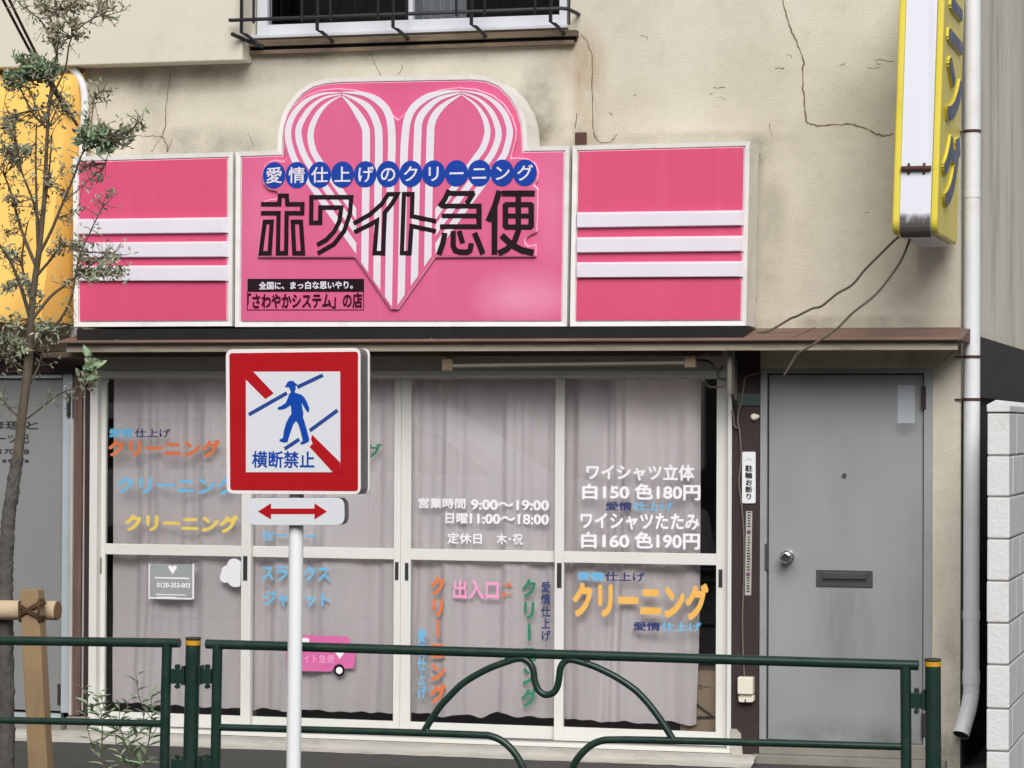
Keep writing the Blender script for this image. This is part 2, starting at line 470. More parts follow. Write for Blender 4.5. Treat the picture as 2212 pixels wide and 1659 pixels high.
M['block'] = simple('white_block', rgb(214, 214, 214), .85, .05, 5, bump=.008, bscale=45, spec=.2, dirt=rgb(168, 164, 158), dirt_amt=.55, dscale=5)
M['joint'] = simple('block_joint', rgb(128, 126, 122), .95, .1)
M['signred'] = simple('sign_red', rgb(172, 24, 32), .35, .04, 3, spec=.18)
M['signwhite'] = simple('sign_white', rgb(214, 216, 222), .4, .03, 3)
M['signedge'] = simple('sign_edge', rgb(232, 226, 226), .4, .03)
M['signblue'] = simple('pictogram_blue', rgb(20, 70, 165), .35, .04, spec=.18)
M['signnavy'] = simple('line_blue', rgb(42, 70, 140), .35, .04, spec=.18)
M['signback'] = simple('sign_aluminium', rgb(132, 134, 138), .45, .1, 4, metal=.55)
M['pole'] = simple('white_pole', rgb(234, 237, 240), .4, .03, 4, dirt=rgb(190, 190, 188), dirt_amt=.35, stretch=(3, 3, .4))
M['green'] = simple('guardrail_green', rgb(24, 50, 41), .36, .12, 8, spec=.45, dirt=rgb(66, 82, 72), dirt_amt=.4, dscale=14)
M['cap'] = simple('post_cap', rgb(60, 54, 34), .7, .2)
M['reflector'] = simple('yellow_reflector', rgb(206, 150, 34), .4, .08)
M['bark'] = simple('bark', rgb(92, 82, 68), .9, .3, 18, bump=.006, bscale=40, stretch=(2, 2, .6), dirt=rgb(60, 52, 42), dirt_amt=.5)
M['wrap'] = simple('trunk_wrap', rgb(88, 86, 82), .95, .3, 16, bump=.012, bscale=22, dirt=rgb(54, 50, 46), dirt_amt=.7)
M['stake'] = simple('stake_timber', rgb(150, 126, 94), .85, .15, 6, bump=.003, stretch=(6, 6, .5), dirt=rgb(120, 92, 62), dirt_amt=.5)
M['log'] = simple('log_timber', rgb(196, 176, 146), .85, .12, 6, bump=.003, stretch=(.5, 6, 6), dirt=rgb(140, 112, 84), dirt_amt=.6)
M['logend'] = simple('log_end', rgb(128, 98, 70), .9, .2, 12)
M['rope'] = simple('palm_rope', rgb(82, 58, 38), .95, .3, 30, bump=.004)
M['curtain'] = simple('curtain_cloth', rgb(247, 240, 242), .95, .05, 2.2, spec=.1, dirt=rgb(234, 222, 225), dirt_amt=.25, stretch=(1.2, 1, .25))
M['curtain2'] = simple('upstairs_curtain', rgb(200, 200, 200), .95, .05)
M['hem'] = simple('dark_hem_board', rgb(70, 44, 46), .8, .2)
M['card'] = simple('cardboard', rgb(186, 164, 138), .9, .08, 4)
M['cardmark'] = simple('cardboard_print', rgb(84, 66, 50), .9, .05)
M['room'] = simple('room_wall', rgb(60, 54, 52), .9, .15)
M['cable'] = simple('grey_cable', rgb(104, 98, 86), .7, .1)
M['wire'] = simple('black_cable', rgb(32, 30, 28), .7, .1)
M['cream'] = simple('cream_plastic', rgb(230, 224, 206), .45, .03)
M['plate_green'] = simple('green_plate', rgb(52, 72, 68), .5, .12, 20)
M['sticker'] = simple('white_sticker', rgb(232, 232, 236), .5, .02)
M['greysticker'] = simple('grey_sticker', rgb(176, 182, 190), .5, .03)
M['greystrip'] = simple('grey_strip', rgb(176, 172, 166), .6, .06)
M['plum'] = simple('plum_dot', rgb(104, 64, 96), .6, .05)
M['t_black'] = simple('decal_black', rgb(46, 44, 46), .6, .05)
M['t_orange'] = simple('decal_orange', rgb(222, 118, 70), .5, .04)
M['t_sky'] = simple('decal_sky_blue', rgb(108, 184, 228), .5, .04)
M['t_yellow'] = simple('decal_yellow', rgb(234, 204, 100), .5, .04)
M['t_gold'] = simple('decal_gold', rgb(240, 184, 92), .5, .04)
M['t_navy'] = simple('decal_navy', rgb(46, 58, 112), .5, .04)
M['t_green'] = simple('decal_green', rgb(50, 130, 98), .5, .04)
M['t_pink'] = simple('decal_pink', rgb(246, 160, 204), .5, .04)
M['t_white'] = simple('decal_white', rgb(246, 243, 246), .5, .02)
M['van_pink'] = simple('van_pink', rgb(216, 108, 166), .5, .04)
M['tube'] = simple('grey_tube', rgb(108, 105, 94), .7, .15)
M['foil'] = simple('notice_film', rgb(158, 162, 164), .4, .06, 6)
M['glass'] = glass_mat('window_glass')
M['glassdark'] = glass_mat('upper_glass', (.85, .87, .89, 1), .045)
def leaf_mat(name, a, b):
    q = NB(name)
    q.color(q.mix(q.ramp(q.noise(4, 4), .35, .65), a, b))
    q.b.inputs['Roughness'].default_value = .55
    q.b.inputs['Transmission Weight'].default_value = 0.0
    q.b.inputs['Subsurface Weight'].default_value = 0.0
    return q.m
M['leaf'] = leaf_mat('grey_green_leaf', rgb(116, 128, 102), rgb(170, 174, 146))
M['leaf2'] = leaf_mat('olive_leaf', rgb(120, 114, 92), rgb(168, 160, 134))
M['leaf3'] = leaf_mat('fresh_leaf', rgb(108, 134, 102), rgb(162, 180, 144))
M['twig'] = simple('twig', rgb(92, 82, 68), .9, .2)

# ------------------------------------------------------------------ ground
def sheet(name, x0, x1, y0, y1, z, mat):
    q = MB().add([(x0, y0, z), (x1, y0, z), (x1, y1, z), (x0, y1, z)], [(0, 1, 2, 3)])
    return tag(q.build(name, mat, recalc=False), kind='structure')
sheet('ground', -150, 150, -150, 150, -0.16, M['asphalt'])
q = MB().box(-60, 60, -4.2, 12, -.15, GZ)
tag(q.build('sidewalk', M['asphalt']), kind='structure')
q = MB().box(-60, 60, -4.35, -4.204, -.15, GZ+.01)
tag(q.build('kerb', M['concrete2'], bevel=.01), kind='structure')

# row of fronts across the street, out of view, added to darken the panes' reflections
q = MB(); q.box(-40, 40, -34, -26, -.16, 9.2)
for i in range(16):
    q.box(-38+i*4.8, -35.6+i*4.8, -25.995, -25.9, 3.4, 5.2); q.box(-38.2+i*4.8, -35.2+i*4.8, -25.995, -25.8, -.1, 2.4)
tag(q.build('street_front', simple('far_front', rgb(112, 108, 102), .9, .3, .4)), kind='structure')
YV = -19.0
def mir(x, y): return XZ(x, y, -YV)
pv = thing('parked_van', Vector((P(900, 1240, -YV).x, YV, -.16)), 'pale van parked across the street, mirrored in the glass doors', 'van')
vb = [(120, 1215), (120, 900), (170, 872), (700, 868), (905, 872), (955, 892), (1030, 938), (1165, 1035), (1230, 1040), (1420, 1068), (1500, 1110), (1520, 1215)]
MB().prism(vp(vb, -YV), YV-.8, YV+.8).build('body', simple('van_paint', rgb(240, 240, 240), .25, .03), pv, bevel=.05)
dg = simple('van_glass', rgb(30, 32, 34), .1, .1)
for w4 in ([(180, 1010), (180, 905), (500, 902), (500, 1012)], [(520, 1012), (520, 902), (800, 902), (800, 1016)], [(820, 1016), (820, 902), (905, 904), (985, 945), (1090, 1025)]):
    MB().prism(vp(w4, -YV), YV+.801, YV+.815).build('window', dg, pv)
for cx_ in (300, 1330):
    c = P(cx_, 1215, -YV)
    MB().tube([(c.x, YV-.75, .19), (c.x, YV+.82, .19)], .34, 24).build('wheel', dg, pv)
# ------------------------------------------------------------------ the shop building
shop = thing('shop_building', (org, 0, 0), 'old beige stucco two-storey shop with rusty eave, white sliding glass doors and grey steel door', 'building')
ZT = Zw(-700)
xL, xW0, xW1 = Xw(-1100), Xw(549, 60), Xw(1232, 60)
zsill = Zw(66, 890)
q = MB()
q.box(xL, xW0, 0, .16, ZLOW, ZT)
q.box(xW0, xW1, 0, .16, ZLOW, zsill)
q.box(xW1, XR-.001, 0, .16, ZLOW, ZT)
xd0, xd1 = Xw(1641, 1200), Xw(2014, 1200)
zdoor = Zw(797, 1830)
q.box(xd0, xd1, 0, .16, zdoor, ZLOW)
q.box(xd1, XR-.001, 0, .16, GZ, ZLOW)
q.box(xL, xL+.3, .161, 6, GZ, ZT)
q.box(xL, Xw(-182, 1200), 0, .16, GZ, ZLOW-.001)
q.build('wall', M['stucco'], shop)
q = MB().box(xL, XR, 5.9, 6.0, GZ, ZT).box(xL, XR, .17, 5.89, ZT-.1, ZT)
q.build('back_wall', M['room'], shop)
# gray side wall of the alley
q = MB().box(XR-.2, XR, .161, 7, GZ, ZT)
q.build('side_wall', M['mortar'], shop)
zs0, zs1 = Zw(858, 2115, .3), Zw(722, 2115, .3)
q = MB().box(XR+.001, XR+.035, .12, 7, zs0, zs1)
q.build('siding_panel', M['siding'], shop, bevel=.004)
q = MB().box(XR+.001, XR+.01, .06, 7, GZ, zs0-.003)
q.build('alley_shade_wall', M['black'], shop)  # near-black sheet, the alley's deep shade put into the wall colour
# projecting bay
q = MB()
zb = Zw(133, 400, -.16); xb = Xw(523.5, 60, -.16)
q.box(xL, xb, -.16, -.001, zb, ZT)
q.build('bay', M['bay'], shop, bevel=.006)
# cracks, thin ribbons on the render
def crack(pts, wv, Y=-.0015):
    pp = [XZ(x, y, Y) for x, y in pts]
    fine = []
    for a, b in zip(pp, pp[1:]):
        for i in range(5):
            t = i/5
            j = random.uniform(-1, 1)*.004
            fine.append((a[0]+(b[0]-a[0])*t+j, a[1]+(b[1]-a[1])*t+random.uniform(-1, 1)*.004))
    fine.append(pp[-1])
    ws = [ul(wv, 0)*random.uniform(.5, 1.2) for _ in fine]
    MB().ribbon(fine, ws, Y).build('crack', M['crack'], shop, recalc=False)
crack(mp(zC, [(640, -40), (665, 60), (690, 170), (735, 260), (770, 350), (785, 410), (775, 480), (780, 580), (795, 700), (805, 800), (880, 815), (980, 808), (1100, 805), (1180, 825), (1260, 870), (1310, 880), (1365, 868)]), 3.2)
crack(mp(zB, [(1550, 220), (1600, 280), (1625, 360), (1625, 600), (1630, 830), (1640, 900)]), 2.2)
crack(mp(zB, [(1640, 860), (1665, 920), (1740, 925), (1790, 870)]), 2.0)
crack(mp(zA, [(1108, 470), (1095, 560), (1075, 700), (1070, 820), (1050, 885), (1085, 940), (1080, 985)]), 2.6)
crack(mp(zA, [(1050, 885), (980, 985)]), 1.6)
crack(mp(zA, [(1050, 885), (960, 880), (890, 880)]), 1.2)
crack(mp(zA, [(1120, 900), (1085, 985)]), 1.6)
crack(mp(zB, [(185, 340), (215, 410), (255, 490)]), 2.0)
crack(mp(zB, [(400, 425), (365, 490)]), 1.6)
crack(mp(zB, [(1530, 735), (1515, 830)]), 2.0)
crack(mp(zA, [(1605, 860), (1645, 945)]), 1.4)
crack(mp(zC, [(560, 800), (580, 890)]), 1.4)
crack(mp(zC, [(600, 440), (660, 445)]), 2.4)
crack(mp(zC, [(200, 568), (275, 568)]), 2.0)
crack(mp(zC, [(1245, 390), (1370, 395)]), 1.2)
crack(mp(zF, [(1690, 690), (1760, 610)]), 2.0)
for _ in range(16):                                # hairlines and small chips scattered over the render
    cx_, cy_ = random.uniform(1290, 1930), random.uniform(60, 690)
    a_ = random.uniform(0, 3.14); L_ = random.uniform(4, 16)
    crack([(cx_, cy_), (cx_+L_*math.cos(a_), cy_+L_*.5*math.sin(a_)), (cx_+L_*1.6*math.cos(a_+.5), cy_+L_*.8*math.sin(a_+.5))], random.uniform(.8, 1.6))
MB().vbox(1242, 286, 1267, 312, -.006, .0).build('rusty_socket', M['rustclamp'], shop)

# eave roof, lip, fascia and beam
xe0, xe1 = Xw(128, 735, YE), Xw(2080, 735, YE)
zr0 = Zw(708, 1850, 0); zr1 = Zw(729.5, 1850, YE); zr2 = Zw(736.5, 1850, YE)
q = MB()
q.add([(xe0, -.001, zr0), (xe1, -.001, zr0), (xe1, YE, zr1), (xe0, YE, zr1), (xe0, YE, zr2), (xe1, YE, zr2), (xe1, -.001, zr2), (xe0, -.001, zr2)],
      [(0, 1, 2, 3), (3, 2, 5, 4), (4, 5, 6, 7), (0, 3, 4, 7), (1, 6, 5, 2)])
for xs in (Xw(1712, 720, YE), Xw(930, 720, YE), Xw(250, 720, YE)):   # lapped seams of the tin sheets
    q.tube([(xs+.05, -.01, zr0+.001), (xs, YE-.002, zr1+.001)], .004, 6)
q.tube([(xe0, YE-.004, (zr1+zr2)/2), (xe1, YE-.004, (zr1+zr2)/2)], (zr1-zr2)*.52, 8)
q.build('eave_roof', M['rust_tin'], shop)
zf = Zw(756.5, 1850, YE+.03)
q = MB().box(xe0+.03, xe1-.03, YE+.03, YE+.055, zf, zr2-.001)
q.build('fascia', M['fascia'], shop, bevel=.004)
q = MB().box(Xw(128), Xw(1570), -.24, -.1, Zw(771, 700, -.24), Zw(759, 700, -.24))
q.build('eave_beam', M['beam'], shop, bevel=.005)
q = MB().box(Xw(194), Xw(1582), -.02, .13, Zw(800), ZLOW-.001)
q.build('header_board', M['board'], shop)
# shop opening: outer frame
xj0, xj1 = Xw(194.5, 1200), Xw(1581, 1200)
zsT = Zw(800)-.001; zgl = Zw(818.5); zsB = Zw(1592, 850); zsB2 = Zw(1600, 850)
q = MB()
q.box(xj0, Xw(211, 1200), -.015, .125, zsB, zsT)
q.box(Xw(1572.5, 1200), xj1, -.015, .125, zsB, zsT)
q.box(Xw(211, 1200)+.001, Xw(1572.5, 1200)-.001, -.012, .125, zgl+.012, zsT)
q.box(xj0, xj1, -.03, .125, zsB2, zsB-.001)
q.build('sash_frame', M['alu'], shop, bevel=.003)
for Yr, n in ((.022, 0), (.066, 1)):
    MB().box(Xw(212), Xw(1572), Yr-.002, Yr+.002, zsB, zsB+.012).build('track_rail', M['steel'], shop)
# four sliding doors
doors = []
def sliding(x0, x1, sl, sr, Y, gx0, gx1, handles, name='sliding_door'):
    """x0..x1 outer, sl/sr inner edges of the stiles (reading units)"""
    z_mid1, z_mid0 = Zw(1184.5, 850, Y), Zw(1208.5, 850, Y)
    z_b1 = Zw(1558, 850, Y); z_b0 = Zw(1590, 850, Y); z_t = zgl+.03
    X0, X1, XL, XRr = (Xw(a, 1200, Y) for a in (x0, x1, sl, sr))
    yb = Y+.03
    f = MB()
    f.box(X0, XL, Y, yb, z_b0, z_t); f.box(XRr, X1, Y, yb, z_b0, z_t)
    f.box(XL, XRr, Y+.002, yb-.002, z_mid0, z_mid1)
    f.box(XL, XRr, Y+.002, yb-.002, z_b0, z_b1)
    f.box(XL, XRr, Y+.002, yb-.002, zgl, z_t)
    d = f.build(name, M['alu'], shop, bevel=.0025)
    g = MB()
    g.box(XL, XRr, Y+.013, Y+.017, z_mid1, zgl); g.build('upper_glass', M['glass'], d)
    g = MB().box(XL, XRr, Y+.013, Y+.017, z_b1, z_mid0); g.build('lower_glass', M['glass'], d)
    for hx0, hx1, hy0, hy1 in handles:
        MB().vbox(hx0, hy0, hx1, hy1, Y-.003, Y).build('pull_handle', M['dark_metal'], d)
        MB().vbox(hx0+1.6, hy0+3, hx1-1.6, hy1-3, Y-.0045, Y-.003).build('pull_slot', M['black_iron'], d)
    d['label'] = ''
    doors.append(d); return d
d1 = sliding(211.5, 541.5, 227, 521, YP, 0, 0, [(212.5, 219, 1204, 1240), (525, 534, 1201, 1254)])
d2 = sliding(527, 865, 545, 850.5, YQ, 0, 0, [(853, 860.5, 1214, 1253)])
d3 = sliding(865.5, 1215, 887, 1199, YQ, 0, 0, [(874.5, 882, 1216, 1254)])
d4 = sliding(1198, 1572, 1218, 1547, YP, 0, 0, [(1203, 1213, 1216, 1270), (1552, 1560.5, 1230, 1269)])
d1['label'] = 'leftmost glass sliding door with orange, blue and yellow words'
d2['label'] = 'glass sliding door behind the white sign pole, with pink van sticker'
d3['label'] = 'glass sliding door with white opening hours'
d4['label'] = 'rightmost glass sliding door with white shirt prices'
GP, GQ = YP+.0105, YQ+.0105                       # faces of the glass, decals just in front
# lettering stuck on the glass
def decal(door, s, box, mat, Y, bold=.03, **k):
    return text_obj('lettering', s, box, Y, mat, door, bold, **k)
def b2(fn, x0, y0, x1, y1):
    a = fn(x0, y0); b = fn(x1, y1); return (a[0], a[1], b[0], b[1])
def zL(px, py): return ((300+px*.42194)/1.82278, (1600+py*.42194)/1.82278)
decal(d1, '愛情', b2(zL, 308, 205, 528, 290), M['t_sky'], GP, .065)
decal(d1, '仕上げ', b2(zL, 545, 208, 880, 290), M['t_navy'], GP, .035)
decal(d1, 'クリーニング', b2(zL, 297, 308, 1345, 475), M['t_orange'], GP, .08)
decal(d1, 'クリーニング', b2(zL, 380, 652, 1500, 820), M['t_sky'], GP, .05)
decal(d1, 'クリーニング', b2(zL, 455, 1008, 1515, 1175), M['t_yellow'], GP, .08)
def zM(px, py): return ((550+px*.40687)/1.82278, (2100+py*.40687)/1.82278)
decal(d2, 'クリーニング', (560, 957, 825, 992), M['t_green'], GQ, .03)
decal(d2, 'セーター', b2(zM, 1180, -30, 1715, 75), M['t_sky'], GQ, .05)
decal(d2, 'スラックス', b2(zM, 1180, 312, 1840, 465), M['t_sky'], GQ, .05)
decal(d2, 'ジャケット', b2(zM, 1200, 562, 1835, 712), M['t_sky'], GQ, .05)
def zN(px, py): return ((1600+px*.54264)/1.82278, (1900+py*.54264)/1.82278)
decal(d3, '営業時間', b2(zN, 88, 112, 430, 188), M['t_white'], GQ, .03)
decal(d3, '9:00～19:00', b2(zN, 468, 125, 1035, 200), M['t_white'], GQ, .045)
decal(d3, '日曜', b2(zN, 285, 222, 445, 298), M['t_white'], GQ, .03)
decal(d3, '11:00～18:00', b2(zN, 460, 228, 1033, 302), M['t_white'], GQ, .045)
decal(d3, '定休日', b2(zN, 297, 365, 548, 445), M['t_white'], GQ, .03)
decal(d3, '木･祝', b2(zN, 655, 368, 845, 450), M['t_white'], GQ, .03)
decal(d3, '出入口', b2(zN, 340, 705, 670, 848), M['t_pink'], GQ, .04)
def column(door, s, x0, x1, y0, y1, mat, bold=.03, skip=()):
    q = MB(); text_column(q, s, x0, x1, y0, y1, GQ, bold)
    return q.build('lettering', mat, door, recalc=False)
c0 = zN(165, 670); c1 = zN(292, 1610); column(d3, 'クリーニング', c0[0], c1[0], c0[1], c1[1], M['t_orange'], .075)
c0 = zN(828, 690); c1 = zN(955, 1640); column(d3, 'クリーニング', c0[0], c1[0], c0[1], c1[1], M['t_green'], .075)
c0 = zN(975, 715); c1 = zN(1048, 1155); column(d3, '愛情仕上げ', c0[0], c1[0], c0[1], c1[1], M['t_navy'], .04)
c0 = zN(78, 1062); c1 = zN(148, 1575); column(d3, '愛情仕上げ', c0[0], c1[0], c0[1], c1[1], M['t_sky'], .04)
# the pair of little arrows
for (xa, xb, yy) in ((685, 770, 743), (768, 682, 812)):
    s = 1 if xb > xa else -1
    q = MB().prism(vp(mp(zN, [(xa, yy-4), (xb-s*30, yy-4), (xb-s*42, yy-26), (xb, yy), (xb-s*42, yy+26), (xb-s*30, yy+4), (xa, yy+4)]), GQ), GQ, GQ+.001)
    q.build('arrow', M['t_orange'], d3)
def zO(px, py): return ((2150+px*.87413)/1.82278, (1450+py*.87413)/1.82278)
decal(d4, 'ワイシャツ立体', b2(zO, 182, 432, 668, 506), M['t_white'], GP, .045)
decal(d4, '白150', b2(zO, 163, 520, 375, 592), M['t_white'], GP, .045)
decal(d4, '色180円', b2(zO, 398, 520, 695, 594), M['t_white'], GP, .045)
decal(d4, 'ワイシャツたたみ', b2(zO, 155, 652, 692, 728), M['t_white'], GP, .045)
decal(d4, '白160', b2(zO, 158, 738, 375, 812), M['t_white'], GP, .045)
decal(d4, '色190円', b2(zO, 398, 738, 693, 815), M['t_white'], GP, .045)
decal(d4, '愛情', b2(zO, 268, 602, 388, 642), M['t_navy'], GP, .05)
decal(d4, '仕上げ', b2(zO, 392, 602, 575, 642), M['t_sky'], GP, .035)
decal(d4, '愛情', b2(zO, 142, 918, 262, 958), M['t_sky'], GP, .05)
decal(d4, '仕上げ', b2(zO, 265, 918, 446, 960), M['t_navy'], GP, .035)
decal(d4, 'クリーニング', b2(zO, 120, 963, 732, 1130), M['t_gold'], GP, .085, skew=.0)
decal(d4, '愛情', b2(zO, 393, 1143, 515, 1183), M['t_navy'], GP, .05)
decal(d4, '仕上げ', b2(zO, 518, 1143, 700, 1185), M['t_sky'], GP, .035)
# cloud, van and notice stickers
q = MB()
def blobpts(cx, cy, rs, n=60):
    return [(cx+math.cos(2*math.pi*i/n)*rs(2*math.pi*i/n), cy+math.sin(2*math.pi*i/n)*rs(2*math.pi*i/n)) for i in range(n)]
cl = [(980, 275), (945, 250), (905, 243), (870, 255), (848, 290), (845, 312), (815, 318), (795, 345), (788, 385), (774, 420), (782, 455), (815, 478), (855, 475), (872, 500), (905, 520), (950, 518), (975, 508)]
q.prism(vp(mp(zM, cl), GP-.001), GP-.001, GP+.001); q.build('cloud_sticker', M['sticker'], d1)
van = MB()
van.prism(vp(mp(zV, [(-120, 170), (300, 150), (1550, 190), (1650, 240), (1690, 360), (1830, 640), (1840, 760), (1790, 1120), (1500, 1130), (1480, 1030), (1370, 980), (1250, 1030), (1180, 1160), (1130, 1210), (-150, 1190), (-165, 700)]), GQ), GQ, GQ+.0015)
v = van.build('van_sticker', M['van_pink'], d2)
van = MB()
van.prism(vp(mp(zV, [(-90, 235), (440, 235), (500, 270), (500, 420), (-100, 420)]), GQ-.001), GQ-.001, GQ)
van.build('van_window', M['t_white'], d2)
MB().prism(vp(mp(zV, [(1240, 650), (1530, 650), (1385, 840)]), GQ-.001), GQ-.001, GQ).build('van_heart', M['t_white'], d2)
c = XZ(*zV(1370, 1180), GQ-.001); rr = ul(165*.13562/1.82278, GQ)
q = MB(); q.disc(c[0], c[1], rr, rr, GQ-.0012, hole=.62); q.build('van_tyre', M['ink'], d2, recalc=False)
q = MB(); q.disc(c[0], c[1], rr*.6, rr*.6, GQ-.0012); q.build('van_hub', M['t_white'], d2, recalc=False)
text_obj('van_lettering', 'ホワイト急便', b2(zV, -140, 705, 1235, 965), GQ-.0015, M['t_pink'], d2, .04)
nb = b2(zG, 962, 335, 1258, 565)
q = MB().vbox(nb[0]+4, nb[1]+1, nb[2]-4, nb[3]-5, GP-.001, GP); nt_ = q.build('notice', M['foil'], d1)
q = MB()
for a in ((nb[0], nb[1], nb[0]+3, nb[3]), (nb[2]-4, nb[1], nb[2], nb[3]), (nb[0]+3.1, nb[3]-4, nb[2]-4.1, nb[3])): q.vbox(*a, GP-.003, GP)
q.build('notice_holder', M['sticker'], d1)
q = MB()
for a in ((14, 29.5, 88, 32.5), (16, 66, 80, 68), (20, 71.5, 60, 73)): q.vbox(nb[0]+a[0], nb[1]+a[1], nb[0]+a[2], nb[1]+a[3], GP-.002, GP-.001)
text_into(q, '0120-353-003', (nb[0]+18, nb[1]+41, nb[0]+90, nb[1]+52), GP-.002, .05)
q.prism(vp([(nb[0]+42, nb[1]+7), (nb[0]+47, nb[1]+3), (nb[0]+52, nb[1]+7), (nb[0]+57, nb[1]+3), (nb[0]+62, nb[1]+8), (nb[0]+52, nb[1]+23)], GP-.002), GP-.002, GP-.001)
q.build('notice_print', M['t_white'], d1, recalc=False)

# room behind the glass
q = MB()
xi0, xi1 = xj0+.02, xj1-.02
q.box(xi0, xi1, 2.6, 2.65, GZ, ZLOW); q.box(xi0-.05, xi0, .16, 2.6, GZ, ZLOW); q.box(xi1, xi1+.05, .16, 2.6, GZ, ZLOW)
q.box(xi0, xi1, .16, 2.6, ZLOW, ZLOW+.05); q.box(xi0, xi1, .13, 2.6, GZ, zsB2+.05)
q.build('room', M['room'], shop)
q = MB()                                            # shelves seen in the gap beside the last curtain
for zy in (1250, 1300, 1345): q.vbox(1480, zy, 1560, zy+5, .9, 1.2)
q.build('shelf', M['dark_metal'], shop)
q = MB().vbox(1218, 1556, 1500, 1600, .3, .4)
q.build('skirting_board', M['hem'], shop)

# curtains
def curtain(x0, x1, y0, yb, Y, n, label, seedv, taper=0, extra=None):
    rnd = random.Random(seedv)
    X0, X1 = Xw(x0, 1200, Y), Xw(x1, 1200, Y)
    zt = Zw(y0, 850, Y)
    nx, nz = 190, 44; n_b = 2.2+rnd.random()
    ph = [rnd.uniform(0, 6.28) for _ in range(6)]
    cs = [rnd.uniform(.0, 1) for _ in range(n+1)]
    vs = []; fs = []
    for i in range(nx+1):
        u = i/nx
        # irregular pleats: deep at the heading, softening into broad folds below
        w_ = u*n+.22*math.sin(u*7+ph[0])+.12*math.sin(u*17+ph[1])
        zb_ = P(x0+(x1-x0)*u, yb(u), Y).z+.005*math.sin(u*n*6.28*.7+ph[2])+.003*math.sin(u*47+ph[3])+.004*math.sin(u*19+ph[1])
        for j in range(nz+1):
            t = j/nz
            amp = .010*(1-.6*t)
            s = math.sin(w_*2*math.pi)
            sh = math.copysign(abs(s)**.55, s)
            d = amp*(.55*sh+.45*s)*(.55+.9*cs[min(n, int(u*n))])
            d += .022*(1-.25*t)*math.sin(u*n_b*6.28+ph[5]*2+.5*math.sin(u*9+ph[0])+.25*math.sin(t*3+ph[2]))
            d += .006*math.sin(w_*4*math.pi+ph[4]+t*1.5)*(1-t*.4)+.012*math.sin(u*5+ph[5]+t*2)
            d += .006*math.sin(t*23+u*31+ph[2])*max(0, t-.55)*2
            px = X0+(X1-X0)*u+.012*math.sin(t*4+u*9+ph[3])*t
            if extra: px += extra(u, t)
            vs.append((px, Y+d, zt+(zb_-zt)*t))
    for i in range(nx):
        for j in range(nz):
            a = i*(nz+1)+j
            fs.append((a, a+1, a+nz+2, a+nz+1))
    o = MB().add(vs, fs, True).build('curtain', M['curtain'], None, recalc=False)
    return tag(o, label, 'curtain', 'curtains behind the shop doors')
YCU = .15
def seg(*pts):
    def f(u):
        for (a, b), (c, d) in zip(pts, pts[1:]):
            if u <= c: return b+(d-b)*(u-a)/(c-a)
        return pts[-1][1]
    return f
curtain(243, 540, 806, seg((0, 1516), (.3, 1522), (1, 1531)), YCU, 5, 'pale curtain behind the leftmost glass door with the orange words', 3,
        extra=lambda u, t: -.03*(1-u)*max(0, t-.5))
curtain(541, 868, 806, seg((0, 1533), (.5, 1535), (1, 1542)), YCU+.01, 5, 'pale curtain behind the glass door with the pink van sticker', 5)
curtain(882, 1204, 806, seg((0, 1541), (.25, 1545), (.5, 1547), (.62, 1538), (.75, 1548), (1, 1551)), YCU, 6, 'pale curtain behind the glass door with the opening hours', 8)
curtain(1212, 1514, 806, seg((0, 1551), (.3, 1558), (.6, 1561), (1, 1564)), YCU+.012, 5, 'pale curtain behind the glass door with the shirt prices', 11,
        extra=lambda u, t: -.02*u*t)
# cardboard box in the corner behind the glass
bx = thing('cardboard_box', P(1525, 1585, .2), 'brown cardboard box on the floor in the gap beside the last curtain', 'box')
a = P(1470, 1500, .2); b = P(1600, 1500, .2)
MB().box(a.x, b.x, .2, .55, zsB2+.05, Zw(1449, 1525, .2)).build('carton', M['card'], bx, bevel=.004)
text_obj('print', 'カー', (1508, 1478, 1530, 1490), .198, M['cardmark'], bx, .02)
hg = MB()
hg.ribbon(vp([(1470, 1496), (1541, 1549), (1480, 1550)], .185), .012, .185, th=.004)
tag(hg.build('clothes_hanger', M['dark_metal']), 'dark wire hanger leaning against the cardboard box', 'hanger')

# ------------------------------------------------------------------ grey steel door on the right
zd0 = Zw(1603, 1830); zlt = Zw(811, 1830)
q = MB()
q.box(xd0+.001, Xw(1656, 1200), -.005, .1, GZ+.05, zdoor-.001)
q.box(Xw(1995, 1200), xd1-.001, -.005, .1, GZ+.05, zdoor-.001)
q.box(Xw(1656, 1200)+.001, Xw(1995, 1200)-.001, -.004, .1, zlt+.012, zdoor-.001)
q.build('door_frame', M['greyjamb'], shop, bevel=.003)
q = MB().box(Xw(1659, 1200), Xw(1992.5, 1200), .02, .06, zd0, zlt+.004)
dr = q.build('entrance_door', M['greydoor'], shop, bevel=.003, label='grey steel door with round knob and letter slot')
MB().box(Xw(1656, 1200)+.001, Xw(1995, 1200)-.001, .062, .1, GZ+.05, zlt+.01).build('door_rebate', M['black'], shop)
kb = P(1699, 1203, -.03)
q = MB().tube([(kb.x, .02, kb.z), (kb.x, .005, kb.z)], .036, 24)
q.tube([(kb.x, .005, kb.z), (kb.x, -.025, kb.z)], .014, 16)
prof = [(-.02, .016), (-.028, .028), (-.04, .033), (-.055, .034), (-.064, .030), (-.067, .02)]
q.tube([(kb.x, y, kb.z) for y, r_ in prof], [r_ for y, r_ in prof], 24)
q.build('door_knob', M['steel'], dr)
q = MB().vbox(1763, 1232, 1885, 1268, .013, .02); sl_ = q.build('letter_slot', M['dark_metal'], dr, bevel=.002)
MB().vbox(1776, 1237, 1872, 1251, .004, .013).build('slot_flap', M['dark_metal'], dr, bevel=.003)
MB().vbox(1776, 1251.5, 1872, 1257, .0115, .013).build('slot_mouth', M['black_iron'], dr)
MB().vbox(1939, 832, 1976, 914, .019, .02).build('white_sticker', M['greysticker'], dr)
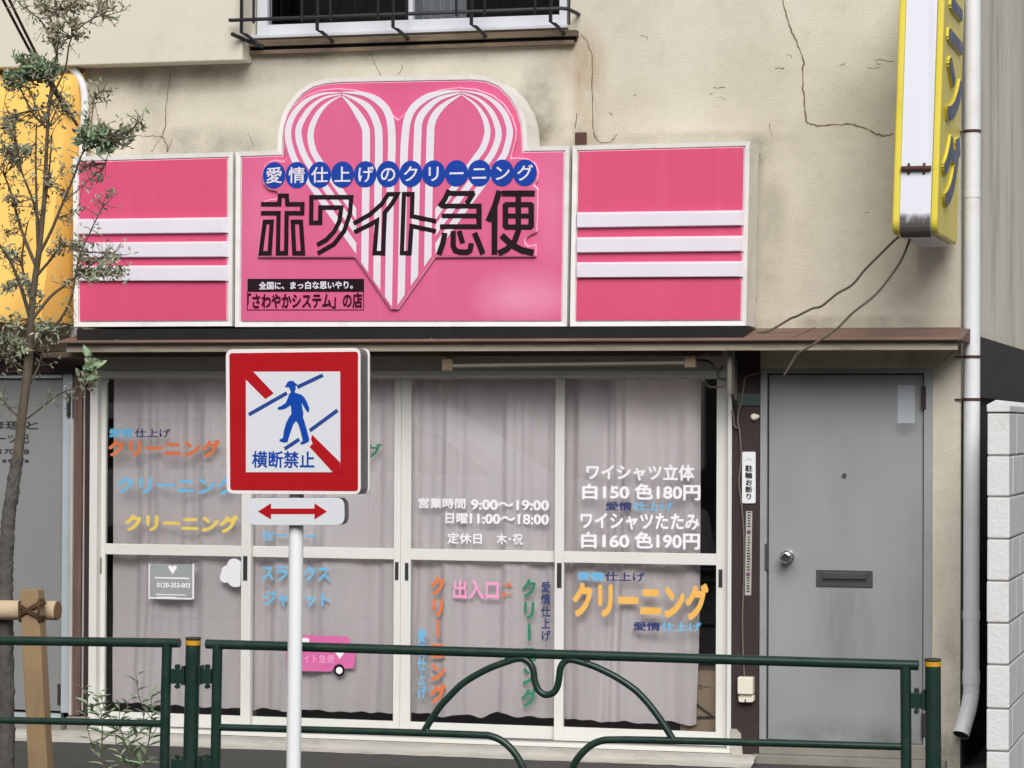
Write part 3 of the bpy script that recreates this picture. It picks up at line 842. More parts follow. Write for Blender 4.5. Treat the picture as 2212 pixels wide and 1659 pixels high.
c = P(1824, 1027, .018); MB().tube([(c.x, .02, c.z), (c.x, .012, c.z)], .012, 14).build('peephole', M['dark_metal'], dr)
MB().vbox(1990, 834, 2000, 884, -.012, .0).build('hinge', M['timber'], dr, bevel=.002)
MB().vbox(1990, 1541, 2000, 1592, -.012, .0).build('hinge', M['timber'], dr, bevel=.002)
MB().vbox(1652, 1175, 1658, 1232, -.012, .02).build('strike_plate', M['dark_metal'], shop)
q = MB().box(Xw(1630), XR-.07, -.06, .1, GZ, GZ+.05)
q.box(xd0+.002, xd1-.002, -.02, .1, GZ+.0501, zd0-.002)
q.build('door_step', M['concrete2'], shop, bevel=.006)

# ------------------------------------------------------------------ brown post between shop and door
q = MB().box(Xw(1582, 1200), xd0-.001, -.012, .12, GZ+.02, ZLOW-.002)
q.build('post', M['timber'], shop, bevel=.004)
MB().vbox(1571, 741, 1580.5, 852, -.30, -.2).build('hanging_strip', M['tube'], shop, bevel=.003)
MB().vbox(1583, 775, 1592, 865, -.03, -.013).build('cover_strip', M['tube'], shop)
q = MB().prism(vp([(1578, 1575), (1590, 1575), (1600, 1586), (1604, 1640), (1578, 1640)], -.03), -.03, -.013)
q.build('post_foot', M['concrete'], shop)

# ------------------------------------------------------------------ left end of the front: grey door, posts, dark beam
xg0, xg1 = Xw(-160, 1200), Xw(133, 1200)
zg1 = Zw(818, 60); zg0 = Zw(1535, 60)
gd = MB().box(xg0, xg1, .03, .07, zg0, zg1).build('side_door', M['sidedoor'], shop, bevel=.003, label='grey panel door with black painted words')
MB().vbox(-160, 1537, 131, 1548, .02, .07).build('door_rail', M['bluejamb'], gd)
MB().vbox(124, 1478, 131, 1522, .02, .03).build('door_latch', M['timber'], gd)
yg = .0285
text_obj('lettering', '修理と', (-28, 909, 83, 928), yg, M['t_black'], gd, .03)
text_obj('lettering', 'ダーツ記', (-33, 937, 63, 957), yg, M['t_black'], gd, .03)
text_obj('lettering', '170-28', (0, 970, 63, 981), yg, M['t_black'], gd, .03)
text_obj('lettering', '•▪▪•ー▪', (-20, 992, 62, 999), yg, M['t_black'], gd, .03)
MB().box(Xw(-175, 1600), Xw(142.5, 1600), -.08, .12, GZ, Zw(1549, 60)-.002).build('side_step', M['concrete2'], shop, bevel=.006)
q = MB().vbox(-180, 806, -161, 1540, .0, .1).vbox(133.5, 806, 154, 1540, .0, .1).vbox(-160, 808, 133, 817, .0, .1)
q.build('side_door_frame', M['bluejamb'], shop, bevel=.003)
q = MB().box(Xw(-181), Xw(193.5), -.03, .15, Zw(806), ZLOW-.003); q.build('side_beam', M['timber'], shop)
q = MB().vbox(156.5, 790, 175, 1545, -.03, .12); q.build('post', M['timber2'], shop, bevel=.004)
q = MB().vbox(183, 800, 193.8, 1555, -.01, .12); q.build('post', M['timber'], shop, bevel=.003)
q = MB().vbox(176, 815, 181.5, 1535, -.005, .1); q.build('batten', M['batten'], shop)
q = MB().vbox(150.5, 905, 156, 1545, -.045, -.0305); q.build('batten', M['batten'], shop)
q = MB().vbox(144, 850, 150, 900, -.02, -.001); q.build('meter_box', M['black_iron'], shop)
q = MB().vbox(143, 1548, 192, 1600, -.03, .12); q.build('post_base', M['concrete2'], shop, bevel=.006)
MB().vbox(163, 1585, 171, 1602, -.06, -.031).build('tap', M['letterblue'], shop, bevel=.003)

# ------------------------------------------------------------------ plinth under the glass doors
q = MB()
xp0, xp1 = Xw(30, 1600), Xw(1640, 1600)
zp = zsB2-.003
nseg = 60
rnd = random.Random(4)
vs = []; fs = []
for i in range(nseg+1):
    x = xp0+(xp1-xp0)*i/nseg
    j = rnd.uniform(-.004, .004)
    prof = [(.125, zp), (-.10+j, zp), (-.125+j, zp-.02), (-.14+j*2, .055), (-.15+j, .02+j), (-.19+j*3, GZ+.012), (-.26+j*4, GZ+.001)]
    for (y, z) in prof: vs.append((x, y, z))
n = len(prof)
for i in range(nseg):
    for kx in range(n-1):
        a = i*n+kx; fs.append((a, a+1, a+n+1, a+n))
MB().add(vs, fs, True).build('plinth', M['concrete'], shop, recalc=False)

# ------------------------------------------------------------------ upper window with its guard
wf = MB()
yw = .03
xa, xb_ = Xw(555, 60, yw), Xw(1224, 60, yw)
zgb = Zw(42, 900, yw); zfb = Zw(66, 900, yw)
wf.box(xa, Xw(577, 60, yw), yw, .1, zfb, ZT); wf.box(Xw(1208, 60, yw), xb_, yw, .1, zfb, ZT)
wf.box(Xw(577, 60, yw), Xw(1208, 60, yw), yw+.002, .1, zfb, zgb)
wf.box(Xw(883, 60, yw), Xw(892, 60, yw), yw-.01, .1, zfb+.004, ZT)
wf.build('window_frame', M['win_alu'], shop, bevel=.003)
q = MB().box(xa-.02, xb_+.02, -.03, yw+.02, Zw(74, 900, yw), zfb-.001).build('window_track', M['win_alu'], shop, bevel=.003)
q = MB().box(Xw(577, 60, yw), Xw(883, 60, yw), .07, .075, zgb, ZT); q.build('window_pane', M['glassdark'], shop)
q = MB().box(Xw(892, 60, yw), Xw(1208, 60, yw), .06, .065, zgb, ZT); q.build('window_pane', M['glassdark'], shop)
def zsl(y): return Zw(y, 890, -.06)
q = MB().box(xW0-.1, xW1+.05, -.06, -.001, zsl(89), zsl(76))
q.box(xW0-.08, xW1+.03, -.05, -.001, zsl(106), zsl(97))
q.build('window_sill', M['sill'], shop, bevel=.004)
MB().box(xW0-.09, xW1+.04, -.03, -.0012, zsl(97)+.0005, zsl(89)-.0005).build('sill_gap', M['black'], shop)  # black filler, shade of the recess put into its colour
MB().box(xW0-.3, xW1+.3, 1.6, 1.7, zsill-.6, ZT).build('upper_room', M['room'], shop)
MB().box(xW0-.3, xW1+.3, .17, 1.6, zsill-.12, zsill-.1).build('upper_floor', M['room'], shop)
# guard
g = MB(); YGd = -.24
def gz(y): return P(880, y, YGd).z
z_bar = gz(30); xg_a, xg_b = Xw(501, 40, YGd), Xw(1238, 30, YGd+.1)
g.tube([(xg_a-.02, YGd+.02, z_bar+.004), (xg_a, YGd, z_bar), (Xw(1212, 30, YGd), YGd, z_bar), (Xw(1216, 30, YGd)+.02, YGd+.03, z_bar), (Xw(1216, 30, YGd)+.03, -.001, z_bar)], .011, 8)
for px in (75, 515, 955, 1410, 1870):
    xx = Xw(zW(px, 60)[0], 40, YGd)
    g.tube([(xx, YGd, ZT), (xx, YGd, gz(58)), (xx+.02, YGd+.03, gz(62)), (xx+.03, -.05, gz(74))], .0105, 8)
for px in (150, 430, 595, 872, 1038, 1325, 1490, 1783):
    xx = Xw(zW(px, 60)[0], 40, YGd)
    g.tube([(xx, YGd-.012, ZT), (xx, YGd-.012, gz(37)), (xx, YGd-.012, gz(41))], [.0075, .0075, .001], 7)
g.tube([(xg_a, YGd, gz(60)), (xg_a+.05, YGd+.1, gz(70)), (xg_a+.12, -.06, gz(80))], .012, 8)
g.build('window_guard', M['black_iron'], shop)
# curtain upstairs
vs = []; fs = []
X0, X1 = Xw(900, 40, .22), Xw(1010, 40, .22)
for i in range(61):
    u = i/60
    for j in range(2):
        vs.append((X0+(X1-X0)*u, .22+.03*math.sin(u*31), zsill-.05 if j == 0 else ZT))
for i in range(60): fs.append((2*i, 2*i+1, 2*i+3, 2*i+2))
tag(MB().add(vs, fs, True).build('curtain', M['curtain2'], recalc=False), 'narrow white curtain behind the upstairs window', 'curtain')

# ------------------------------------------------------------------ the long signboard
sg = thing('shop_signboard', P(890, 705, YS), 'long pink three-panel shop signboard with a striped heart above the glass doors', 'signboard')
def inset_v(pts, d): return [tuple(q) for q in inset(pts, d)]
def light_box(pts, name, facemat, tr=9.5):
    """pts: outline in reading units on the plane YS"""
    o = MB().prism(vp(pts, YS), YS+.012, -.03).build(name, M['trim'], sg, bevel=.002)
    inn = inset_v(pts, tr)
    ring = MB()
    a = vp(pts, YS); b = vp(inn, YS); n = len(a)
    vs = [(x, YS-.004, z) for x, z in a]+[(x, YS, z) for x, z in b]+[(x, YS+.014, z) for x, z in a]+[(x, YS+.014, z) for x, z in b]
    fs = []
    for i in range(n):
        j = (i+1) % n
        fs += [(i, j, n+j, n+i), (i, 2*n+i, 2*n+j, j), (n+i, n+j, 3*n+j, 3*n+i)]
    ring.add(vs, fs).build('edge_trim', M['trim'], o, recalc=True)
    face = inset_v(pts, tr+2.4)
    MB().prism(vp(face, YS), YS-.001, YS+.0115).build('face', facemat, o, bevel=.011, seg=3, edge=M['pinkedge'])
    return o, face
pl = [(158, 338.5), (503.5, 328.5), (502, 704.5), (160, 706)]
pc = [(510, 328), (600, 325)]+[(600.5, 310), (601, 293), (605, 267), (613, 240), (627, 217), (648, 193.5), (673, 178), (703, 170.5), (737, 167.5), (881, 164.5), (1021, 162), (1053, 165.5), (1084, 179), (1110, 205), (1128, 236), (1137, 267), (1139.5, 300), (1140, 316.5), (1230.5, 315), (1224.5, 705), (508, 706)]
pr = [(1237.5, 315), (1620, 305), (1612, 703.5), (1231.5, 705)]
ol, fl = light_box(pl, 'side_panel', M['pink'])
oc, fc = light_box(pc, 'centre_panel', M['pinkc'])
orr, fr_ = light_box(pr, 'side_panel', M['pink'])
def stripe(o, x0, x1, yl0, yl1, yr0, yr1, el, er):
    """raised white bar with sloping ends"""
    Yf = YS-.024
    a = XZ(x0, yl0, Yf); b = XZ(x1, yr0, Yf); c = XZ(x1, yr1, Yf); d = XZ(x0, yl1, Yf)
    e = ul(9, Yf)
    q = MB()
    vs = [(a[0]+e*el, Yf, a[1]-.006), (b[0]-e*er, Yf, b[1]-.006), (c[0]-e*er, Yf, c[1]), (d[0]+e*el, Yf, d[1]),
          (a[0], YS-.0005, a[1]+.004), (b[0], YS-.0005, b[1]+.004), (c[0], YS-.0005, c[1]-.003), (d[0], YS-.0005, d[1]-.003)]
    q.add(vs, [(0, 1, 2, 3), (4, 5, 1, 0), (1, 5, 6, 2), (2, 6, 7, 3), (4, 0, 3, 7)])
    return q.build('stripe', M['white'], o, bevel=.003)
for i in range(3):
    stripe(ol, 167, 491, 474+50.5*i, 505+50.5*i, 470+52*i, 502+52*i, .1, 1)
    stripe(orr, 1245, 1605, 459.5+54*i, 491+54*i, 455+55*i, 486+55.5*i, .1, 1)
# raised relief of the centre panel: heart, row of discs and name share one outline
relief = [(860, 258), (874, 245), (890, 225), (915, 206), (950, 193), (990, 188), (1030, 192), (1065, 205), (1090, 225), (1107, 252), (1116, 280), (1115, 300), (1108, 325), (1104, 341),
          (1120, 340), (1140, 343), (1157, 352), (1164, 372), (1161, 390), (1154, 400), (1163, 406), (1162, 470), (1160, 502), (1146, 507), (1136, 514), (1134, 524), (1141, 531), (1159, 527), (1158, 555),
          (940, 556.5), (860, 669), (843, 669), (766, 556.5), (555, 556), (558, 520), (563, 470), (563, 446), (570, 434), (582, 430), (598, 428), (599, 414), (580, 410),
          (568, 398), (564.5, 376), (570, 358), (582, 348), (596, 345), (613, 348), (618, 340), (613, 318), (611, 295), (612, 272), (619, 250), (635, 226), (660, 206), (692, 194), (728, 190), (766, 193), (802, 204), (830, 225), (846, 246)]
Yr = YS-.022
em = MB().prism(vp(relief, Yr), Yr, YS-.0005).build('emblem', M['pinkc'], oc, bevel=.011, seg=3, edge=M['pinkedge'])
Yd = Yr-.0008
def rib(q, fn, pts, wv, clip=(), Y=Yd):
    pp = [Vector(fn(*p)) for p in pts]
    pp = [tuple(v) for v in smooth_path(pp, 6)]
    if isinstance(wv, (list, tuple)):
        n = len(pp); k = len(wv)-1
        ws = []
        for i in range(n):
            t = i/(n-1)*k; j = min(int(t), k-1); ws.append(wv[j]+(wv[j+1]-wv[j])*(t-j))
    else: ws = wv
    L, Rr = offset_lines(pp, ws, False)
    for i in range(len(pp)-1):
        quad = [tuple(L[i]), tuple(L[i+1]), tuple(Rr[i+1]), tuple(Rr[i])]
        for c in clip:
            quad = clip_half(quad, *c)
            if len(quad) < 3: break
        if len(quad) >= 3: q.flat(vp(quad, Y), Y)
hs_ = MB(); stepY = [Yd]
def rb(fn, pts, wv, clip=()):
    stepY[0] -= .00015
    rib(hs_, fn, pts, wv, clip, stepY[0])
W13 = [1.5, 6, 11, 13, 14, 14, 14, 14, 14]
left_cut = ((769.5, 0), (769.5, 900))             # keep x < 769.5
right_cut = ((940.5, 900), (940.5, 0))
# left lobe, outer side
rb(lambda x, y: (x, y), [(737, 200), (695, 203), (663, 217), (641, 238), (627, 262), (622, 288), (626, 315), (640, 352), (673, 400), (769, 536), (790, 566)], W13, (left_cut,))
rb(lambda x, y: (x, y), [(737, 204), (702, 211), (675, 229), (657, 252), (646, 275), (645, 295), (651, 320), (665, 350), (703, 405), (769, 497), (790, 527)], W13, (left_cut,))
rb(lambda x, y: (x, y), [(737, 207), (712, 220), (691, 240), (677, 265), (671, 288), (673, 312), (684, 340), (728, 402), (769, 462), (790, 492)], W13, (left_cut,))
# right lobe, outer side
rb(lambda x, y: (x, y), [(997, 196), (1037, 203), (1067, 220), (1088, 243), (1099, 270), (1101, 290), (1095, 318), (1084, 343), (1037, 405), (941, 536), (920, 566)], W13, (right_cut,))
rb(lambda x, y: (x, y), [(997, 200), (1031, 213), (1057, 236), (1071, 262), (1077, 288), (1072, 312), (1057, 342), (1009, 405), (941, 497), (920, 527)], W13, (right_cut,))
rb(lambda x, y: (x, y), [(997, 204), (1027, 226), (1044, 250), (1052, 273), (1052, 293), (1044, 318), (1026, 344), (983, 403), (941, 462), (920, 492)], W13, (right_cut,))
# inner sides that run down as six upright bars to the tip
WU = [1.5, 8, 14, 16, 16.5, 16.5, 16, 15.5, 15.5]
def upright(a, x1, x2, x3):
    rb(lambda x, y: (x, y), a+[(x1, 300), (x2, 420), (x2-(x2-x3)*.5, 553), (x3, 690)], WU, (((851.5, 670), (770, 552)), ((933, 552), (851.5, 670))))
upright([(739, 207), (758, 226), (775, 249), (788, 273)], 791, 790, 786.5)
upright([(739, 203), (772, 216), (797, 234), (813, 264)], 818.5, 816.5, 813)
upright([(739, 199), (785, 203), (817, 218), (839, 246)], 846.5, 843, 838.5)
upright([(997, 196), (955, 200), (917, 213), (886, 244)], 874.5, 871, 865.5)
upright([(997, 200), (950, 213), (920, 237), (905, 262)], 902, 898.5, 893.5)
upright([(997, 204), (966, 222), (943, 244), (932, 268)], 929.5, 926.5, 922)
hs_.build('heart_stripe', M['white'], em, recalc=False)
# row of blue discs with white signs
Yc = Yd-.0022
q = MB(); t = MB()
for i, ch in enumerate('愛情仕上げのクリーニング'):
    u = i/11
    cx_, cy_ = 592+(1134-592)*u, 378.5-5.5*u
    a = XZ(cx_, cy_, Yc)
    q.disc(a[0], a[1], ul(25.6, Yc), ul(28, Yc), Yc-.0003*(i % 2), 32)
    text_into(t, ch, (cx_-19, cy_-19, cx_+19, cy_+19), Yc-.001, .022, em=True)
q.build('disc', M['blue'], em, recalc=False)
t.build('lettering', M['white'], em, recalc=False)
# outlined name
Yn = Yc
q = MB(); wn = ul(9.6, Yn)
def stroke(pts, closed=False):
    q.ribbon(vp(mp(z3, pts), Yn), wn, Yn-.0002*(len(q.f) % 3), closed, th=.001)
stroke([(132, 262), (255, 262), (258, 205), (305, 205), (308, 262), (410, 262), (408, 322), (304, 322), (300, 590), (245, 590), (250, 322), (132, 322)])
stroke([(158, 380), (204, 380), (190, 590), (130, 590)], True)
stroke([(345, 380), (400, 380), (414, 590), (355, 590)], True)
stroke([(508, 535), (570, 500), (622, 445), (658, 375), (670, 284), (530, 284), (528, 386), (468, 386), (470, 215), (737, 215), (728, 325), (690, 440), (620, 530), (512, 592)])
stroke([(752, 392), (860, 332), (940, 262), (985, 195), (1046, 195), (1010, 258), (962, 318), (950, 590), (893, 590), (910, 372), (840, 410), (756, 450)])
stroke([(1305, 377), (1143, 342), (1147, 195), (1090, 195), (1076, 590), (1128, 590), (1140, 408), (1305, 444)])
q.build('lettering', M['ink'], em)
q = MB()
def z6(px, py): return ((906+px*.60516)/1.82278, (236+py*.60516)/1.82278)
for kk_, (pts, wv) in enumerate((([(1425, 845), (1398, 905), (1362, 955)], 11), ([(1405, 868), (1592, 868)], 10.5), ([(1585, 862), (1540, 935)], 11),
        ([(1372, 950), (1637, 950)], 10), ([(1378, 1014), (1615, 1014)], 9.6), ([(1366, 1084), (1637, 1084)], 10), ([(1620, 946), (1620, 1088)], 11.5),
        ([(1398, 1125), (1384, 1195), (1358, 1266)], 12), ([(1452, 1112), (1452, 1210), (1466, 1240), (1500, 1250), (1545, 1250), (1562, 1238), (1570, 1192)], 11.5), ([(1490, 1112), (1514, 1192)], 11), ([(1590, 1125), (1622, 1200), (1645, 1262)], 12),
        ([(1752, 850), (1726, 940), (1680, 1050)], 12.5), ([(1722, 960), (1720, 1266)], 12.5), ([(1768, 868), (1983, 868)], 12), ([(1786, 940), (1966, 940)], 10), ([(1790, 1014), (1960, 1014)], 9.6), ([(1786, 1086), (1966, 1086)], 10),
        ([(1792, 934), (1792, 1091)], 12), ([(1960, 934), (1960, 1091)], 12), ([(1876, 872), (1876, 1110), (1852, 1178), (1800, 1232), (1746, 1258)], 12), ([(1768, 1140), (1830, 1200), (1900, 1238), (1976, 1254)], 13))):
    q.ribbon(vp(mp(z6, pts), Yn), ul(wv, Yn), Yn-.0006-kk_*.0001)
q.build('lettering', M['ink'], em, recalc=False)
# slogan plate
Ysl = YS-.0035
sl = MB().prism(vp([z3(42, 762), z3(822, 762), z3(822, 842), z3(42, 842)], Ysl), Ysl, YS-.001).build('slogan_plate', M['ink'], oc)
text_obj('lettering', '全国に、まっ白な思いやり。', z3(118, 778)+z3(748, 832), Ysl-.001, M['white'], sl, .05)
q = MB().ribbon(vp([z3(42, 846), z3(820, 846), z3(820, 970), z3(40, 970)], Ysl), ul(1.6, Ysl), Ysl, True, th=.001)
text_into(q, '「さわやかシステム」の店', z3(40, 856)+z3(812, 962), Ysl, .06)
q.build('lettering', M['maroon'], sl, recalc=False)
# black strip added for the shade between the boxes and the eave
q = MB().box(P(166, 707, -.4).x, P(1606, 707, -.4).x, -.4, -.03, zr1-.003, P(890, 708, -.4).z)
q.build('shade_strip', M['black'], sg)

# ------------------------------------------------------------------ yellow projecting sign
YY0, YY1 = -.98, -.10
zy0 = P(1985, 509, YY0).z; zyT = P(1985, -120, YY0).z
pj = thing('projecting_sign', P(1985, 505, -.5), 'tall yellow sign with blue letters sticking out from the wall above the grey door', 'sign')
LEAN = .030
def lean(q, z0):
    for v in q.v: v.x += LEAN*(v.z-z0)
    return q
xyl, xyr = P(1926, 480, YY0).x, P(2024, 480, YY0).x
def side_profile(r, d, zb, n=8):
    """outline in (Y, Z) with rounded lower front corner"""
    pts = [(YY1, zyT), (YY0+d, zyT), (YY0+d, zb+r)]
    for i in range(1, n+1):
        a = math.pi/2*i/n; pts.append((YY0+d+r-r*math.cos(a), zb+r-r*math.sin(a)))
    pts += [(YY1, zb)]; return pts
def slab(prof, x0, x1):
    q = MB(); n = len(prof)
    q.add([(x0, y, z) for y, z in prof]+[(x1, y, z) for y, z in prof],
          [tuple(range(n)), tuple(range(2*n-1, n-1, -1))]+[(i, i+n, (i+1) % n+n, (i+1) % n) for i in range(n)])
    return q
tk = .035
def lz(q): return lean(q, zy0)
lz(slab(side_profile(.07, 0, zy0+.012), xyl, xyl+tk)).build('side_face', M['yellow'], pj, bevel=.012, seg=3)
lz(slab(side_profile(.07, 0, zy0+.012), xyr-tk, xyr)).build('side_face', M['yellow'], pj, bevel=.012, seg=3)
zsoot = P(1985, 466, YY0).z
core = slab(side_profile(.09, .006, zy0), xyl+tk+.001, xyr-tk-.001)
co_ = lz(core).build('edge_band', M['band'], pj)
pts = [(YY0+.0035, zsoot+.04), (YY0+.0035, zy0+.09)]+[(YY0+.006+.09-(.0925)*math.cos(math.pi/2*i/6), zy0+.09-.0925*math.sin(math.pi/2*i/6)) for i in range(1, 7)]
q = MB(); n = len(pts)
q.add([(xyl+tk+.003, y, z) for y, z in pts]+[(xyr-tk-.003, y, z) for y, z in pts], [(i, i+1, i+1+n, i+n) for i in range(n-1)])
# soot creeps up the foot of the band
kk = NB('soot_patch')
kk.color(rgb(96, 92, 88)); kk.b.inputs['Roughness'].default_value = .9
def soot_alpha(kk, ztop, zbot):
    sx = kk.n.new('ShaderNodeSeparateXYZ'); kk.l.new(kk.tc.outputs['Object'], sx.inputs[0])
    r1 = kk.ramp(sx.outputs[2], ztop, zbot)
    f = kk.math('MULTIPLY', kk.ramp(kk.noise(30, 6, (1, 1, .35), .7), .30, .62, .25, 1), r1)
    kk.l.new(kk.ramp(f, .12, .55), kk.b.inputs['Alpha'])
soot_alpha(kk, zsoot+.03-pj.location.z, zsoot-.05-pj.location.z)
lz(q).build('soot', kk.m, pj, recalc=False)
q = MB(); c = P(1985, 364, YY0)
xm = (xyl+xyr)/2
q.tube([(xyl+tk+.004, YY0-.008, c.z), (xyr-tk-.004, YY0-.008, c.z)], .013, 8)
for xx in (xyl+tk+.04, xyr-tk-.04): q.tube([(xx, YY0+.004, c.z-.025), (xx, YY0-.014, c.z-.004), (xx, YY0+.004, c.z+.025)], .007, 7)
lz(q).build('clamp_bar', M['rustclamp'], pj)
# letters of the right-hand face, read from top to bottom
def side_letter(ch, zt, zb, y0, y1, turn=False):
    vs, fs = glyphs(ch)
    x_0, x_1, y_0, y_1 = 0.02, .98, -.1, .86
    for depth, mat, gr, nm in ((.013, M['yellow'], .056, 'letter_edge'), (.0145, M['letterblue'], .05, 'letter')):
        q = MB()
        offs = [(gr*math.cos(a*math.pi/4), gr*math.sin(a*math.pi/4)) for a in range(8)]
        for i, (sx, sy) in enumerate(offs):
            out = []
            for x, y in vs:
                u = (x+sx-x_0)/(x_1-x_0); t_ = (y+sy-y_0)/(y_1-y_0)
                if turn: u, t_ = t_, 1-u
                out.append((xyr+depth+i*.0001, y0+(y1-y0)*u, zb+(zt-zb)*t_))
            q.add(out, fs)
            if nm == 'letter_edge':                # walls of the raised letter
                ed = {}
                for f in fs:
                    for a, b in zip(f, f[1:]+f[:1]):
                        key = (min(a, b), max(a, b)); ed[key] = ed.get(key, 0)+1
                base = [(xyr-.001, o[1], o[2]) for o in out]
                for (a, b), n_ in ed.items():
                    if n_ == 1: q.add([out[a], out[b], base[b], base[a]], [(0, 1, 2, 3)])
        lz(q).build(nm, mat, pj, recalc=False)
xs_ = 2050
def pz(y): return P(xs_, y, -.5).z
for ch, ya, yb_ in (('ニ', -12, 122), ('ン', 122, 278), ('グ', 292, 452), ('ー', -170, -20)):
    side_letter(ch, pz(ya), pz(yb_), -.88, -.20, ch == 'ー')
q = MB().box(xyl+.1, xyr-.1, YY1+.001, -.001, P(1985, 330, 0).z, P(1985, 318, 0).z)
q.box(xyl+.1, xyr-.1, YY1+.001, -.001, P(1985, 60, 0).z, P(1985, 48, 0).z)
lz(q).build('bracket', M['rustclamp'], pj)

# ------------------------------------------------------------------ pipes
def pipe(name, path, r, label, mat=M['pvc'], cat='pipe', seg=16):
    o = thing(name, path[-1], label, cat)
    MB().tube(path, r, seg).build('pipe_run', mat, o)
    return o
YD = -.02
def dp(x, y): return P(x, y, YD)
a = dp(2098, -60); rp = ul(16.3, YD)
xc = dp(2099.5, 800).x
run = [(xc, YD, a.z), (xc, YD, dp(2099, 1440).z), (xc, YD, dp(2099, 1500).z), (xc-.012, YD-.015, dp(2099, 1530).z), (xc-.03, YD-.04, dp(2099, 1560).z), (xc-.045, YD-.075, dp(2099, 1585).z)]
dw = thing('downpipe', run[-1], 'white plastic downpipe with rusty clamps at the right corner of the shop', 'pipe')
q = MB().tube([run[0], run[1], run[2]], rp, 20, cap=False).tube(smooth_path(run[2:], 5), rp, 20, cap=False)
q.build('pipe_run', M['pvc'], dw)
e = Vector(run[-1]); dd = (e-Vector(run[-2])).normalized()
MB().tube([e-dd*.02, e+dd*.0005], [rp*.9, rp*.9], 20).build('pipe_mouth', M['black'], dw)
for y0, y1 in ((1319, 1338), (1449, 1478), (413, 427)):
    MB().tube([(xc, YD, dp(2099, y0).z), (xc, YD, dp(2099, y1).z)], rp*1.07, 20).build('pipe_collar', M['pvc'], dw)
for yy in (284, 771, 863):
    z = dp(2099, yy).z
    q = MB().tube([(xc, YD, z-.008), (xc, YD, z+.008)], rp*1.06, 20)
    q.tube([(xc-rp, YD, z), (XR-.03, -.004, z)], .005, 6)
    q.build('pipe_clamp', M['rustclamp'], dw)
YL = -.09
pth = [P(120, 128, YL), P(147, 141, YL), P(165, 158, YL), P(179, 185, YL), P(183, 215, YL), P(182, 260, YL), P(178, 330, YL), P(173, 420, YL), P(165, 560, YL), P(160, 735, YL)]
pipe('drainpipe', smooth_path(pth, 5), ul(8.5, YL), 'white curved drainpipe beside the yellow awning')
q = P(140, 745, -.5)

# ------------------------------------------------------------------ yellow awning over the neighbouring shop
aw = thing('awning', P(60, 700, -.5), 'yellow cloth awning at the left end of the building', 'awning')
zt, zm, zbm = P(60, 160, -.12).z, P(60, 176, -.2).z, P(60, 690, -.55).z
xr0, xr1 = P(160, 400, -.2).x, P(100, 600, -.55).x
xal = Xw(-420)
xar = P(163, 300, -.14).x
prof = [(-.03, P(60, 158, -.05).z), (-.09, P(60, 160, -.1).z), (-.14, P(60, 172, -.15).z), (-.2, P(60, 260, -.2).z), (-.46, P(60, 600, -.46).z), (-.52, P(60, 672, -.52).z), (-.5, P(60, 694, -.5).z)]
q = MB(); N = 48; vs = []; fs = []
for i in range(N+1):
    u = i/N; x = xal+(xar-.03-xal)*u
    for j, (y, z) in enumerate(prof):
        dz = 0; dyy = 0
        if j >= 5: dz = -.018*abs(math.sin(u*22)) ; dyy = .02*math.sin(u*44)
        if j == 4: dyy = .012*math.sin(u*30+1)
        vs.append((x, y+dyy, z+dz))
n = len(prof)
for i in range(N):
    for j in range(n-1):
        a = i*n+j; fs.append((a, a+1, a+n+1, a+n))
q.add(vs, fs, True)
q.build('front_cloth', M['awning'], aw, recalc=False)
q = MB()
edge = [Vector(v) for v in vs[-n:]]
back = [Vector((xar, -.004, v.z)) for v in edge]
mid = [Vector((xar-.004, v.y*.8, v.z-.004)) for v in edge]
vv = [tuple(v) for v in edge]+[tuple(v) for v in mid]+[tuple(v) for v in back]
q.add(vv, [(i, i+1, i+n+1, i+n) for i in range(n-1)]+[(n+i, n+i+1, i+2*n+1, i+2*n) for i in range(n-1)], True)
q.build('side_cloth', M['awning'], aw, recalc=False)

# ------------------------------------------------------------------ fluorescent tube holder and small fittings under the eave
YF = -.3
fl_ = thing('light_fitting', P(1225, 790, YF), 'slim pale tube fitting hung under the eave above the glass doors', 'fitting')
a, b = P(968, 791, YF), P(1492, 784, YF)
MB().tube([a, b], ul(4.6, YF), 12).build('tube_bar', M['tube'], fl_)
for p_ in (a, b):
    q = MB().box(p_.x-.03, p_.x+.03, YF-.02, YF+.03, p_.z-.025, p_.z+.04).box(p_.x-.012, p_.x+.012, YF, YF+.06, p_.z+.0401, ZLOW+.02)
    q.build('end_bracket', M['beam'], fl_, bevel=.003)
q = MB().box(P(1476, 766, -.2).x, P(1556, 766, -.2).x, -.25, -.2, P(1500, 770, -.25).z, P(1500, 761, -.25).z)
tag(q.build('cable_duct', M['tube'], bevel=.003), 'short pale cable duct under the eave beside the light fitting', 'duct')
def cable(name, pts, r, label, mat=M['cable'], cat='cable'):
    o = MB().tube(smooth_path(pts, 6), r, 7).build(name, mat)
    return tag(o, label, cat)
def lp(fn, pts, Ys):
    n = len(pts)
    return [P(*fn(*p), Ys[0]+(Ys[1]-Ys[0])*i/(n-1)) for i, p in enumerate(pts)]
cable('cable', lp(zF, [(1410, -135), (1350, -80), (1270, 0), (1180, 90), (1100, 185), (1000, 245), (900, 325), (840, 340), (740, 390), (700, 405), (570, 480), (480, 497)], (-.72, -.2)), .0065,
      'thin grey cable from the yellow sign to the right end of the pink signboard')
cable('cable', lp(zF, [(1480, -130), (1430, 0), (1370, 100), (1250, 250), (1100, 370), (1000, 470), (850, 570), (775, 615), (740, 640), (700, 705), (660, 770)], (-.75, -.46)), .0065,
      'thin grey cable drooping from the yellow sign over the eave to the grey door')
